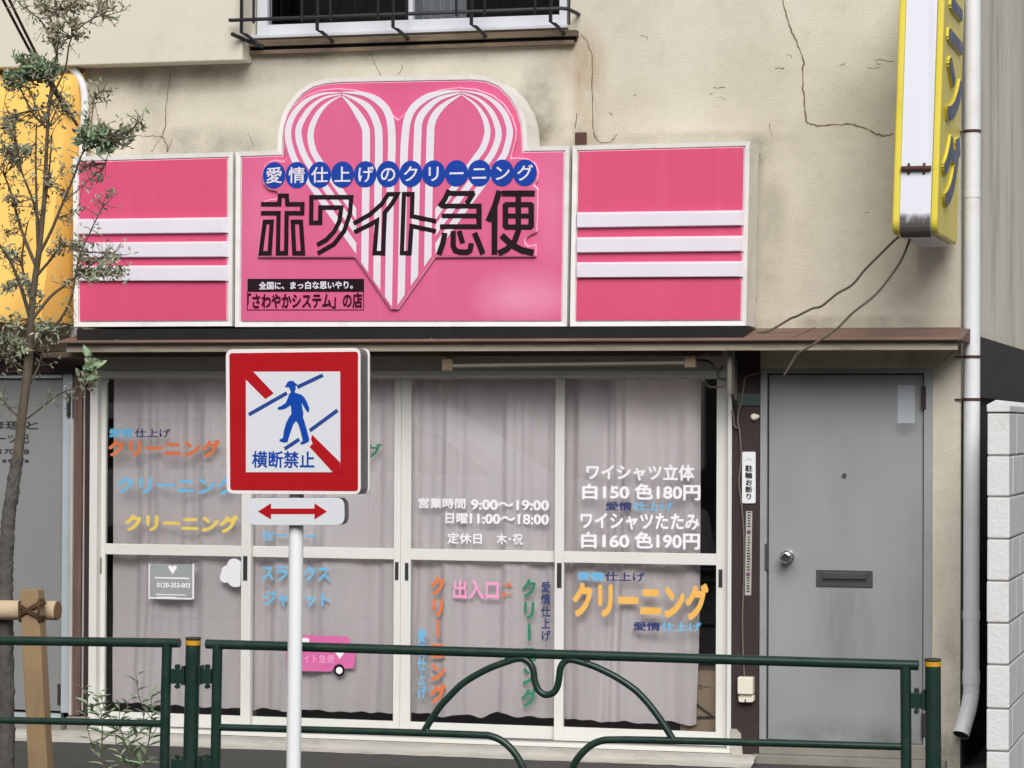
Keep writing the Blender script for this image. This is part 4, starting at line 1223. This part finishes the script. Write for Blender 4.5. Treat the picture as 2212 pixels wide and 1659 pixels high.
cable('cable', lp(zK, [(1120, 730), (990, 760), (940, 800), (925, 900), (905, 1050), (870, 1180), (848, 1270), (850, 1380), (870, 1480), (885, 1660)], (-.03, -.03))+
      [P(1601, 990, -.03), P(1596, 1040, -.03), P(1600, 1075, -.03), P(1606, 1140, -.03), P(1607, 1240, -.03), P(1604, 1330, -.03), P(1605, 1400, -.03), P(1608, 1462, -.03)], .0055,
      'grey cable running down the brown post to the cream outlet box')
cable('cable', lp(zK, [(760, 980), (790, 1050), (820, 1150), (840, 1250)], (-.035, -.035)), .005, 'short dark cable joining the post cable beside the green plate', M['wire'])
cable('cable', lp(zK, [(772, 1200), (790, 1300), (800, 1400), (825, 1440), (860, 1430)], (-.035, -.035)), .005, 'short looped grey cable hanging beside the white notice plate')
cable('cable', lp(zK, [(430, 835), (455, 890), (510, 910), (600, 905), (690, 885)], (-.06, -.25)), .006, 'short grey cable looping at the top of the rightmost glass door')
cable('cable', lp(zK, [(230, 560), (400, 560), (500, 600), (560, 680), (610, 690), (640, 640), (600, 700), (590, 780), (630, 800), (690, 810)], (-.22, -.25)), .007, 'tangled black cable under the eave at the end of the light fitting', M['wire'])
for i, (a, b, lab) in enumerate((((10, 0), (480, 790), 'lower'), ((55, 0), (500, 800), 'upper'))):
    p0 = P(a[0]/3-20, -45, -1.1); p1 = P(b[0]/3, b[1]/3+4, -.12)
    md = (p0+p1)/2+Vector((0, 0, -.03))
    cable('overhead_wire', [p0, md, p1], .0085, '%s of the two black wires slanting down behind the tree to the awning corner' % ('left' if i == 0 else 'right'), M['wire'], 'wire')

# plates on the brown post
q = MB().vbox(1592, 850, 1642, 876, -.022, -.0125)
np_ = tag(q.build('number_plate', M['plate_green'], bevel=.002), 'small dark green plate on the brown post beside the grey door', 'plate')
q = MB(); c = P(1628, 901, -.03)
q.tube([(c.x, -.0125, c.z), (c.x, -.03, c.z), (c.x, -.036, c.z)], [.02, .018, .01], 16).tube([(c.x+.02, -.0125, c.z+.004), (c.x+.02, -.024, c.z+.004)], .01, 10)
tag(q.build('door_bell', M['cream']), 'small round pale bell button on the brown post', 'bell')
pk = thing('notice_plate', P(1617, 1086, -.02), 'white upright plate on the brown post forbidding bicycle parking', 'plate')
q = MB().prism(vp(round_rect(1603, 976, 1632, 1087, 3), -.02), -.02, -.0125); q.build('plate', M['sticker'], pk)
q = MB(); text_column(q, '駐輪お断り', 1609, 1626, 1004, 1080, -.0212, .05); q.build('lettering', M['t_black'], pk, recalc=False)
q = MB().ribbon(vp([(1610, 996), (1614, 991), (1619, 990), (1624, 995)], -.0212), .004, -.0212); q.build('mark', M['greystrip'], pk, recalc=False)
stp = thing('sticker_strip', P(1617, 1285, -.02), 'narrow grey strip with tiny signs and two plum dots on the brown post', 'strip')
MB().prism(vp([(1611.5, 1104), (1625, 1104), (1622.5, 1286), (1609, 1286)], -.015), -.015, -.0125).build('strip', M['greystrip'], stp)
q = MB(); rnd = random.Random(2)
for i in range(30):
    yy = 1108+i*5.85
    if abs(yy-1150) < 7 or abs(yy-1240) < 7: continue
    cx_ = 1618.3-(yy-1104)*.0137
    q.vbox(cx_-rnd.uniform(2, 3.6), yy-1.8, cx_+rnd.uniform(2, 3.6), yy+rnd.uniform(.4, 1.6), -.0162, -.0152)
q.build('print', M['t_black'], stp)
for yy in (1149.5, 1240.5):
    c = XZ(1618-(yy-1104)*.0137, yy, -.017); MB().disc(c[0], c[1], .011, .011, -.017).build('dot', M['plum'], stp, recalc=False)
ob = thing('outlet_box', P(1610, 1518, -.05), 'cream plastic outdoor outlet box low on the brown post', 'outlet')
MB().vbox(1593, 1463, 1626, 1500, -.075, -.0125).build('cover', M['cream'], ob, bevel=.006)
MB().prism(vp(round_rect(1595, 1500.5, 1628, 1517, 5), -.055), -.055, -.0125).build('lower_cover', M['cream'], ob, bevel=.003)
MB().vbox(1608.5, 1511, 1611.5, 1517, -.057, -.0552).build('slot', M['black_iron'], ob)

# ------------------------------------------------------------------ white block wall on the far side of the alley
bw = thing('block_wall', P(2155, 1640, -.9), 'white painted concrete block wall running back on the right', 'wall')
YB_ = -.9
x0, x1 = P(2132, 1300, YB_).x, P(2180, 1300, YB_).x
top = P(2156, 866, YB_).z
q = MB(); jt = MB()
hb = (top-P(2156, 890, YB_).z)
z = top-hb; rows = []
ys_ = [891, 984, 1073, 1164, 1255, 1346, 1436, 1531, 1623, 1716]
rnd = random.Random(9)
zz = [P(2156, y, YB_).z for y in ys_]+[GZ-.05]
for i, (za, zb_) in enumerate(zip(zz, zz[1:])):
    off = .2 if i % 2 else 0
    y = YB_
    first = True
    while y < 5:
        L = min(.2 if (first and i % 2) else .4, 5.001-y+.0); first = False
        q.box(x0+rnd.uniform(-.002, .002), x1+rnd.uniform(-.002, .002), y+.004, y+L-.004, zb_+.004, za-.004)
        y += L
jt.box(x0+.004, x1-.004, YB_+.008, 5, GZ-.05, zz[0])
q.build('blocks', M['block'], bw, bevel=.007)
jt.build('joints', M['joint'], bw)
q = MB()
xm_ = (x0+x1)/2; zc = zz[0]+.003
y = YB_-.006
while y < 5:
    q.add([(x0-.003, y, zc), (x1+.003, y, zc), (x1+.003, y, zc+.032), (xm_-.01, y, top+.006), (x0-.003, y, zc+.036),
           (x0-.003, y+.396, zc), (x1+.003, y+.396, zc), (x1+.003, y+.396, zc+.032), (xm_-.01, y+.396, top+.006), (x0-.003, y+.396, zc+.036)],
          [(0, 1, 2, 3, 4), (9, 8, 7, 6, 5), (0, 5, 6, 1), (1, 6, 7, 2), (2, 7, 8, 3), (3, 8, 9, 4), (4, 9, 5, 0)])
    y += .4
q.build('coping', M['block'], bw, bevel=.005)

# ------------------------------------------------------------------ traffic sign
ts = thing('traffic_sign', Vector((P(634, 1600, YT+.06).x, YT+.06, GZ)), 'square red and white no-crossing road sign above an arrow plate on a white pole', 'road sign')
xp_t, xp_b = P(640, 1140, YT+.06), P(634, 1659, YT+.06)
dxz = (xp_t.x-xp_b.x)/(xp_t.z-xp_b.z)
base = Vector((xp_b.x-dxz*(xp_b.z-GZ), YT+.06, GZ)); topz = P(640, 790, YT+.06).z
MB().tube([base, (base.x+dxz*(topz-GZ), YT+.06, topz)], ul(15.6, YT), 24).build('pole', M['pole'], ts)
def quad_round(c4, r, n=6):
    """rounded corners on a quad in reading units"""
    out = []
    m_ = len(c4)
    for i in range(m_):
        p = Vector(c4[i]); a = (Vector(c4[i-1])-p).normalized(); b = (Vector(c4[(i+1) % m_])-p).normalized()
        p0 = p+a*r; p1 = p+b*r
        for k in range(n+1):
            t = k/n; out.append(tuple(p0*(1-t)**2+p*2*t*(1-t)+p1*t*t))
    return out
sq = [(488, 755), (779, 751.5), (779.5, 1068.5), (490, 1066.5)]
Yt = YT
bd = MB().prism(vp(quad_round(sq, 16), Yt), Yt+.001, Yt+.10).build('sign_box', M['signback'], ts, bevel=.003)
MB().prism(vp(quad_round(sq, 16), Yt), Yt-.003, Yt+.001-.0002).build('sign_face', M['signedge'], ts, bevel=.0015)
bk = [P(x, y, Yt) for x, y in sq]
back = [(p.x, p.z) for p in bk]
back = quad_round(back, .03)
MB().prism([(x+.006, z) for x, z in back], Yt+.1005, Yt+.112).build('back_plate', M['signedge'], ts, bevel=.002)
red = quad_round([(496, 763), (774, 759.5), (774, 1061), (498, 1059)], 7)
fc_ = MB().prism(vp(red, Yt), Yt-.0038, Yt-.0031).build('red_border', M['signred'], ts)
inner = [(532, 803), (735.5, 802.5), (736, 1020), (532, 1020)]
wp = MB().prism(vp(inner, Yt), Yt-.0046, Yt-.0039).build('white_field', M['signwhite'], ts)
for pts in ([(1595, 750), (1645, 750), (1777, 890), (1722, 927), (1595, 800)], [(2025, 1158), (2207, 1338), (2209, 1402), (2160, 1402), (2008, 1236), (2030, 1215), (2018, 1190)]):
    MB().prism(vp(mp(zD, pts), Yt), Yt-.0054, Yt-.0047).build('red_bar', M['signred'], wp)
wl = ul(8, Yt)
for pts in ([(1615, 1028), (1862, 888)], [(1930, 850), (2095, 772)], [(2010, 1132), (2190, 1000)], [(1847, 1250), (1942, 1188)]):
    MB().ribbon(vp(mp(zD, pts), Yt), wl, Yt-.0056, th=.0008).build('crossing_line', M['signnavy'], wp)
man = [(1850, 848), (1858, 832), (1870, 814), (1888, 808), (1906, 811), (1916, 824), (1930, 830), (1926, 838), (1917, 842), (1920, 858), (1916, 872), (1912, 884), (1930, 890), (1955, 898), (1975, 915), (1992, 945), (2006, 982), (2008, 998), (2003, 1010), (1992, 1008), (1983, 992), (1970, 972), (1962, 955), (1958, 950),
       (1962, 985), (1969, 1018), (1966, 1042), (1978, 1080), (1995, 1140), (2008, 1192), (1998, 1206), (1970, 1218), (1954, 1222), (1948, 1212), (1965, 1196), (1950, 1130), (1936, 1088), (1922, 1068), (1904, 1090), (1886, 1140), (1872, 1185), (1866, 1206), (1842, 1208), (1816, 1200), (1814, 1190), (1836, 1180), (1844, 1130), (1858, 1080), (1876, 1045), (1893, 1022), (1890, 990), (1886, 965), (1870, 978), (1848, 990), (1822, 996), (1804, 994), (1802, 982), (1830, 970), (1856, 950), (1868, 920), (1878, 892), (1890, 882), (1882, 868), (1878, 852)]
MB().prism(vp(mp(zD, man), Yt), Yt-.0066, Yt-.0058).build('walking_figure', M['signblue'], wp)
text_obj('lettering', '横断禁止', b2(zD, 1633, 1264, 2038, 1374), Yt-.0052, M['signblue'], wp, .03)
ar = [(535, 1076), (744, 1075.5), (744.5, 1134.5), (536.5, 1134.5)]
MB().prism(vp(quad_round(ar, 18), Yt), Yt+.001, Yt+.058).build('arrow_box', M['signback'], ts, bevel=.003)
MB().prism(vp(quad_round(ar, 18), Yt), Yt-.003, Yt+.0008).build('arrow_plate', M['signwhite'], ts, bevel=.002)
arr = [(558, 1105), (586, 1087), (586, 1098.5), (680, 1098.5), (680, 1087), (707, 1105), (680, 1122), (680, 1110.5), (586, 1110.5), (586, 1122)]
MB().prism(vp(arr, Yt), Yt-.0038, Yt-.0031).build('arrow', M['signred'], ts)
for yy in (840, 1000, 1105):
    z = P(640, yy, Yt).z
    MB().box(base.x-.06, base.x+.08, Yt+.029, Yt+.035, z-.015, z+.015).build('mounting_strap', M['signback'], ts)

# ------------------------------------------------------------------ green guardrail
gr = thing('guardrail', P(415, 1400, YG)*1, 'dark green steel pedestrian guardrail with arched loops in front of the shop', 'guardrail')
def G(x, y): return P(x, y, YG)
rt = ul(10.2, YG); rl = ul(7.6, YG); ru = ul(11, YG); rpst = ul(16, YG); ra = ul(7.2, YG)
def gtube(name, pts, r, sm=0, seg=14):
    pp = [G(*p) for p in pts]
    if sm: pp = smooth_path(pp, sm)
    return MB().tube(pp, r, seg).build(name, M['green'], gr)
gtube('top_rail', [(-900, 1366), (0, 1383.5), (388, 1389)], rt)
gtube('top_rail', [(446, 1391), (1984, 1437)], rt)
gtube('lower_rail', [(-900, 1538), (0, 1555.5), (352, 1563)], rl)
gtube('lower_rail', mp(zH, [(-765, 1390-100), (-760, 1391-100)])[:0]+[(474, 1571), (700, 1577), (905, 1583), (1035, 1587.5), (1060, 1590), (1085, 1601), (1108, 1622), (1128, 1655), (1138, 1700), (1140, 1800)], rl, 5)
gtube('lower_rail', [(1948, 1613), (1700, 1606), (1420, 1599), (1330, 1598), (1300, 1600), (1275, 1611), (1252, 1633), (1236, 1660), (1226, 1700), (1222, 1800)], rl, 5)
gtube('upright', [(361, 1390), (358, 1500), (353, 1800)], ru)
gtube('upright', [(470, 1392), (468, 1500), (463, 1800)], ru)
gtube('upright', [(1956, 1438), (1957, 1560), (1958, 1800)], ru)
arch = mp(zH, [(540, 1415), (585, 1340), (640, 1260), (700, 1195), (770, 1125), (850, 1070), (960, 1012), (1080, 968), (1145, 950), (1190, 955), (1225, 985), (1245, 1030), (1252, 1090), (1275, 1150), (1310, 1180), (1340, 1184), (1375, 1170), (1400, 1130), (1412, 1070), (1420, 1010), (1445, 972), (1480, 957), (1530, 965), (1620, 993), (1700, 1028), (1790, 1075), (1900, 1150), (1980, 1230), (2050, 1320), (2110, 1410), (2150, 1475)])
gtube('arch_loop', arch, ra, 4)
for p_ in ([(1080, 930), (1082, 966)], [(1586, 945), (1590, 985)], [(548, 1405), (560, 1425)]):
    gtube('strut', mp(zH, p_), ra*.95)
for (pt, xs0, xs1) in ((1378, 417.5, 411), (1424, 2015, 2016)):
    a = G(xs0, pt); b = G(xs1, 1659); dxp = (b.x-a.x)/(b.z-a.z)
    fx = lambda z: a.x+dxp*(z-a.z)
    zb0, zb1 = G(xs0, pt+5).z, G(xs0, pt+15).z
    po = MB().tube([(fx(GZ-.1), YG, GZ-.1), (fx(a.z-.004), YG, a.z-.004)], rpst, 24).build('post', M['green'], gr)
    MB().tube([(fx(zb1), YG, zb1), (fx(zb0), YG, zb0)], rpst*1.04, 24).build('reflective_band', M['reflector'], po)
    MB().tube([(fx(a.z), YG, a.z-.004), (fx(a.z), YG, a.z+.002), (fx(a.z), YG, a.z+.004)], [rpst*1.08, rpst*1.08, rpst*.8], 24).build('post_cap', M['cap'], po)
def bracket(x0, x1, y, flip):
    a, b = G(x0, y), G(x1, y)
    q = MB().box(a.x, b.x, YG-.018, YG+.018, a.z-.045, a.z+.02)
    cx_ = b.x if flip else a.x
    sgn = 1 if flip else -1
    q.box(cx_+sgn*.001, cx_+sgn*.014, YG-.024, YG+.024, a.z-.05, a.z+.035)
    mx = (a.x+b.x)/2
    for zz_ in (a.z+.03, a.z-.058): q.tube([(mx, YG-.012, zz_), (mx, YG+.012, zz_)], .011, 8)
    q.tube([(mx, YG, a.z-.06), (mx, YG, a.z+.035)], .006, 8)
    q.build('bracket', M['green'], gr, bevel=.003)
for y in (1454, 1648):
    bracket(372, 395, y, True); bracket(438, 459, y, False)
for y in (1506, 1690): bracket(1968, 1992, y, True)

# ------------------------------------------------------------------ street tree, stake and weeds
YTR = -2.75
def T(x, y, dy=0.0): return P(x, y, YTR+dy)
tree = thing('street_tree', Vector((T(14, 1650).x, YTR, GZ)), 'thin young street tree with small grey-green leaves in front of the yellow awning', 'tree')
up = [(12, 1800, 17), (14, 1650, 18.5), (14, 1500, 17.5), (12, 1350, 17), (12, 1250, 17), (14, 1180, 16.5), (20, 1110, 15), (30, 1040, 14), (38, 990, 14), (44, 940, 13), (47, 900, 12.5), (54, 850, 11.5), (60, 800, 12), (64, 745, 11.5), (66, 700, 10), (70, 655, 9), (76, 600, 8.5), (83, 553, 8), (90, 490, 7), (96, 430, 6), (100, 333, 5), (103, 275, 4.5)]
trunk = [T(x, y) for x, y, r in up]
rs = [ul(r*.86, YTR) for x, y, r in up]
MB().tube(trunk, rs, 14).build('trunk', M['bark'], tree)
# cloth wrapped round the lower trunk
q = MB(); rnd = random.Random(3)
low = [i for i, u in enumerate(up) if u[1] >= 985]
pts = smooth_path([trunk[i] for i in low], 26)
nn = len(pts); vs = []; fs = []; sg_ = 30
for i, p_ in enumerate(pts):
    t = i/(nn-1)*(len(low)-1); j = min(int(t), len(low)-2)
    r0 = rs[low[j]]+(rs[low[j+1]]-rs[low[j]])*(t-j)
    for kx in range(sg_):
        a = 2*math.pi*kx/sg_
        e3 = Vector((math.cos(a)*1.4, math.sin(a)*1.4, p_.z*16))
        rr = r0*1.04+.010*abs(mnoise.noise(e3+Vector((0, 0, a*.8))))+.005*mnoise.noise(e3*2.3)+.004*mnoise.noise(e3*5)
        vs.append(p_+Vector((math.cos(a)*rr, math.sin(a)*rr, 0)))
for i in range(nn-1):
    for kx in range(sg_):
        k2 = (kx+1) % sg_
        fs.append((i*sg_+kx, i*sg_+k2, (i+1)*sg_+k2, (i+1)*sg_+kx))
q.add(vs, fs, True).build('trunk_wrap', M['wrap'], tree)
br = MB(); rnd = random.Random(12)
def limb(pts, r0, r1, dy0=0, dy1=0, sm=4):
    n = len(pts)
    pp = smooth_path([T(x, y, dy0+(dy1-dy0)*i/(n-1)) for i, (x, y) in enumerate(pts)], sm)
    k_ = len(pp)
    br.tube(pp, [ul(r0+(r1-r0)*i/(k_-1), YTR) for i in range(k_)], 7)
    return pp
LIMBS = [
 ([(103, 275), (107, 217), (123, 117), (117, 67), (100, 10), (92, -30)], 4.2, 1.5, 0, .1),
 ([(123, 117), (125, 70), (122, 20), (115, -30)], 2.5, 1.2, .05, 0),
 ([(107, 217), (140, 150), (155, 80), (200, 40), (235, 32), (270, 22)], 2.4, .7, 0, -.2),
 ([(123, 117), (96, 55), (60, 20), (35, 0)], 2.2, .8, 0, .2),
 ([(100, 275), (75, 250), (55, 215), (42, 188), (20, 172)], 3.0, 1.0, 0, -.15),
 ([(97, 275), (80, 235), (62, 190)], 2.6, 1.0, 0, .1),
 ([(107, 272), (120, 240), (135, 190)], 2.2, .8, 0, -.1),
 ([(110, 272), (140, 240), (150, 228)], 2.0, .7, 0, .2),
 ([(83, 553), (80, 480), (78, 400), (77, 330), (79, 268)], 4.0, 1.5, 0, -.12),
 ([(90, 490), (100, 420), (108, 350), (112, 290)], 3.4, 1.4, 0, .12),
 ([(90, 500), (70, 430), (50, 380), (38, 330), (30, 270), (10, 225)], 3.2, .9, 0, -.2),
 ([(80, 580), (55, 520), (38, 470), (25, 420), (5, 370), (-12, 350)], 4.5, 1.2, 0, .15),
 ([(66, 690), (45, 620), (20, 560), (-10, 520)], 5, 2.0, 0, -.2),
 ([(70, 655), (52, 600), (48, 550), (60, 480)], 4, 1.4, 0, .2),
 ([(83, 553), (110, 500), (135, 440), (160, 380), (178, 330), (196, 295)], 4.0, 1.2, 0, -.1),
 ([(178, 330), (205, 310), (240, 295), (275, 285), (300, 265), (312, 272)], 1.8, .6, -.1, -.2),
 ([(76, 600), (110, 560), (135, 530), (165, 540), (200, 545), (240, 545), (262, 552)], 3.4, .8, 0, -.2),
 ([(70, 690), (110, 640), (150, 610), (180, 585), (215, 560), (240, 545)], 4.0, .9, 0, .1),
 ([(64, 760), (100, 720), (130, 690), (155, 640), (170, 560), (205, 480), (225, 440)], 4.0, .9, 0, -.15),
 ([(60, 800), (30, 780), (12, 750), (8, 720)], 2.2, .8, 0, -.2),
 ([(58, 820), (40, 800), (22, 775), (0, 765)], 1.8, .7, 0, .1),
 ([(58, 905), (90, 880), (130, 850), (175, 835), (195, 825)], 2.2, .7, 0, -.15),
 ([(44, 905), (20, 880), (0, 860), (-20, 850)], 2.4, .9, 0, .15),
 ([(54, 850), (80, 800), (92, 760), (110, 735), (140, 720)], 2.4, .8, 0, .2),
 ([(196, 295), (200, 240), (205, 210), (222, 195)], 1.4, .5, -.1, -.1),
 ([(50, 380), (20, 330), (5, 310)], 1.6, .6, -.1, -.2),
 ([(135, 440), (180, 400), (215, 370), (230, 350)], 1.6, .5, -.1, 0),
]
limb_pts = [limb(*l) for l in LIMBS]
CLUST = [  # centre, radii, leaves, size, palette
 ((62, 150), (62, 34), 230, 15, 2), ((100, 160), (50, 30), 70, 12, 0), ((20, 165), (30, 30), 40, 12, 0),
 ((205, 298), (52, 34), 240, 15, 2), ((255, 300), (40, 26), 60, 12, 0), ((290, 272), (25, 14), 14, 9, 1),
 ((135, 60), (50, 58), 110, 12, 1), ((100, 15), (70, 25), 70, 12, 1), ((190, 10), (45, 24), 60, 13, 1), ((240, 15), (25, 20), 26, 12, 1), ((238, 30), (8, 10), 2, 20, 0),
 ((27, 265), (30, 26), 50, 13, 1), ((10, 290), (28, 30), 26, 12, 1), ((42, 335), (36, 30), 60, 13, 0), ((15, 350), (30, 40), 24, 11, 1),
 ((215, 588), (55, 22), 95, 13, 0), ((170, 575), (35, 25), 30, 12, 0), ((262, 600), (22, 12), 18, 11, 0), ((150, 540), (40, 22), 34, 12, 0),
 ((35, 620), (40, 28), 60, 13, 0), ((75, 640), (26, 24), 22, 12, 0), ((18, 560), (26, 36), 28, 12, 0),
 ((40, 735), (46, 20), 36, 17, 0), ((95, 722), (38, 16), 16, 16, 0), ((184, 797), (32, 22), 20, 24, 2), ((15, 700), (24, 30), 20, 13, 0),
 ((100, 245), (40, 40), 22, 13, 1), ((130, 225), (50, 40), 20, 13, 1), ((130, 400), (55, 60), 36, 11, 1), ((60, 440), (60, 50), 34, 11, 1),
 ((205, 365), (40, 36), 20, 12, 1), ((225, 430), (26, 30), 12, 11, 1), ((110, 520), (50, 40), 22, 11, 1), ((60, 700), (60, 40), 22, 13, 0), ((215, 205), (16, 14), 16, 9, 1), ((240, 200), (10, 12), 8, 8, 1), ((25, 500), (35, 40), 20, 11, 1), ((170, 480), (30, 40), 14, 11, 1)]
leaves = [MB(), MB(), MB()]
def leaf(mb, p, d, n, ln, wd):
    d = d.normalized(); s = d.cross(n)
    if s.length < 1e-4: s = d.orthogonal()
    s.normalize(); n = s.cross(d)
    up_ = n*ln*.12
    v = [p, p+d*ln*.3+s*wd*.42+up_, p+d*ln*.7+s*wd*.36+up_*.6, p+d*ln, p+d*ln*.7-s*wd*.36+up_*.6, p+d*ln*.3-s*wd*.42+up_, p+d*ln*.45]
    mb.add(v, [(0, 6, 1), (1, 6, 2), (2, 6, 3), (3, 6, 4), (4, 6, 5), (5, 6, 0)])
def rdir(): 
    while True:
        v = Vector((rnd.uniform(-1, 1), rnd.uniform(-1, 1), rnd.uniform(-1, 1)))
        if .05 < v.length < 1: return v.normalized()
allp = [p for l in limb_pts for p in l]
for (cx_, cy_), (rx, ry), num, sz, pal in CLUST:
    c = T(cx_, cy_, rnd.uniform(-.1, .1)); RX, RZ = ul(rx, YTR), ul(ry, YTR); RY = (RX+RZ)*.5
    near = min(allp, key=lambda p_: (p_-c).length)
    tips = []
    for i in range(max(3, num//9)):                # twigs reach out from the nearest limb
        v = rdir(); tip = c+Vector((v.x*RX, v.y*RY, v.z*RZ))*rnd.uniform(.55, 1.0)
        md = near.lerp(tip, .5)+rdir()*.02
        br.tube([near, md, tip], [.0035, .0026, .0012], 5); tips.append((md, tip))
    for i in range(int(num*2.3)):
        md, tip = rnd.choice(tips)
        b0 = md.lerp(tip, rnd.uniform(.1, 1.05))+rdir()*rnd.uniform(0, .035)
        d = ((tip-md).normalized()*.5+rdir()+Vector((0, 0, .25)))
        L = ul(sz, YTR)*rnd.uniform(.8, 1.5)
        pp = pal if rnd.random() < .75 else rnd.choice((0, 1))
        leaf(leaves[pp], b0, d, rdir()+Vector((0, -.3, .5)), L, L*rnd.uniform(.36, .52))
for pp_ in limb_pts:                               # loose leaves along every branch
    for p_ in pp_[len(pp_)//3:]:
        for _ in range(3):
            if rnd.random() < .8:
                L = ul(rnd.uniform(8, 15), YTR)
                e_ = p_+rdir()*rnd.uniform(.01, .09)
                br.tube([p_, p_.lerp(e_, .5)+rdir()*.006, e_], [.0022, .0016, .001], 4)
                for _k in range(2): leaf(leaves[rnd.choice((0, 0, 1, 2))], e_+rdir()*.012, rdir()+Vector((0, 0, .3)), rdir()+Vector((0, -.3, .5)), L, L*rnd.uniform(.36, .5))
br.build('branches', M['twig'], tree)
for mb, mt in zip(leaves, ('leaf', 'leaf2', 'leaf3')): mb.build('foliage', M[mt], tree, recalc=False)

YST = -2.95
def S(x, y, Y=YST): return P(x, y, Y)
st = thing('tree_stake', Vector((S(80, 1650).x, YST, GZ)), 'wooden stake with a round cross log tied by dark rope beside the tree', 'stake')
q = MB()
a0, a1 = S(41, 1274), S(82, 1274); b0, b1 = S(61, 1659), S(103, 1659)
kx = (a0.x-b0.x)/(a0.z-b0.z); wdt = a1.x-a0.x
xg = b0.x+kx*(GZ-b0.z)
vs = [(xg, YST, GZ), (xg+wdt, YST, GZ), (xg+wdt, YST+.07, GZ), (xg, YST+.07, GZ), (a0.x, YST, a0.z), (a0.x+wdt, YST, a0.z), (a0.x+wdt, YST+.07, a0.z), (a0.x, YST+.07, a0.z)]
q.add(vs, [(0, 1, 5, 4), (1, 2, 6, 5), (2, 3, 7, 6), (3, 0, 4, 7), (4, 5, 6, 7), (3, 2, 1, 0)])
q.build('upright_post', M['stake'], st, bevel=.004)
q = MB(); rl_ = ul(21.5, YST+.12)
p0, p1 = S(-80, 1319, YST+.135), S(124, 1319, YST+.135)
log = MB().tube([p0, p0.lerp(p1, .4)+Vector((0, 0, .003)), p1], [rl_, rl_*1.0, rl_*.98], 20, cap=False).build('cross_log', M['log'], st)
MB().tube([p1-Vector((.002, 0, 0)), p1+Vector((.004, 0, 0))], [rl_*.98, rl_*.93], 20).build('log_end', M['logend'], st)
q = MB(); rr = .0065
for (xa, ya, xb2, yb2) in ((44, 1330, 88, 1304), (44, 1326, 86, 1300), (44, 1312, 86, 1336), (46, 1309, 88, 1332), (84, 1296, 84, 1342), (42, 1300, 43, 1342)):
    pa, pb = S(xa, ya, YST-.008), S(xb2, yb2, YST-.008); mid_ = (pa+pb)/2+Vector((0, -.004, 0))
    q.tube([pa+Vector((0, .05, 0)), pa, mid_, pb, pb+Vector((0, .05, 0))], rr, 7)
q.build('rope_lashing', M['rope'], st)

def weed(x, y0, top, label, seedv, n, lean=0):
    rnd2 = random.Random(seedv); Yw = -2.3
    b = P(x, y0, Yw); b.z = GZ
    o = thing('weed', b, label, 'weed', 'weeds in front of the glass doors')
    stem, lf = MB(), MB()
    tipp = P(top[0], top[1], Yw)
    path = smooth_path([b, b.lerp(tipp, .4)+Vector((rnd2.uniform(-.02, .02), 0, 0)), b.lerp(tipp, .75)+Vector((rnd2.uniform(-.02, .02), .01, 0)), tipp], 8)
    stem.tube(path, [.005-.004*i/(len(path)-1) for i in range(len(path))], 6)
    def leaves_on(path, cnt, s0):
        for i in range(cnt):
            t = (i+1)/cnt; p_ = path[min(int(t*(len(path)-1)), len(path)-1)]
            a = i*2.4+rnd2.uniform(-.4, .4)
            d = Vector((math.cos(a), math.sin(a)*.7, rnd2.uniform(.1, .6)))
            L = s0*(1.1-.5*t)*rnd2.uniform(.7, 1.1)
            leaf(lf, p_, d, Vector((0, -.2, 1)), L, L*.27)
    leaves_on(path, n, .115)
    for i in range(3):
        k_ = int(len(path)*(.25+.2*i)); q0 = path[k_]
        sd_ = 1 if i % 2 else -1
        q1 = q0+Vector((sd_*rnd2.uniform(.07, .13), rnd2.uniform(-.05, .05), rnd2.uniform(.15, .28)))
        sp = smooth_path([q0, q0.lerp(q1, .5)+Vector((sd_*.025, 0, -.01)), q1], 6)
        stem.tube(sp, [.003, .0028]+[.0022]*(len(sp)-4)+[.0012, .001], 5)
        leaves_on(sp, 9, .10)
    stem.build('stem', M['twig'], o); lf.build('leaves', M['leaf3'], o, recalc=False)
weed(240, 1750, (207, 1500), 'tall leafy weed leaning left in front of the leftmost glass door', 21, 18)
weed(285, 1750, (258, 1525), 'short leafy weed between its two taller neighbours', 22, 16)
weed(297, 1750, (326, 1498), 'tall leafy weed leaning right beside the guardrail post', 23, 20)
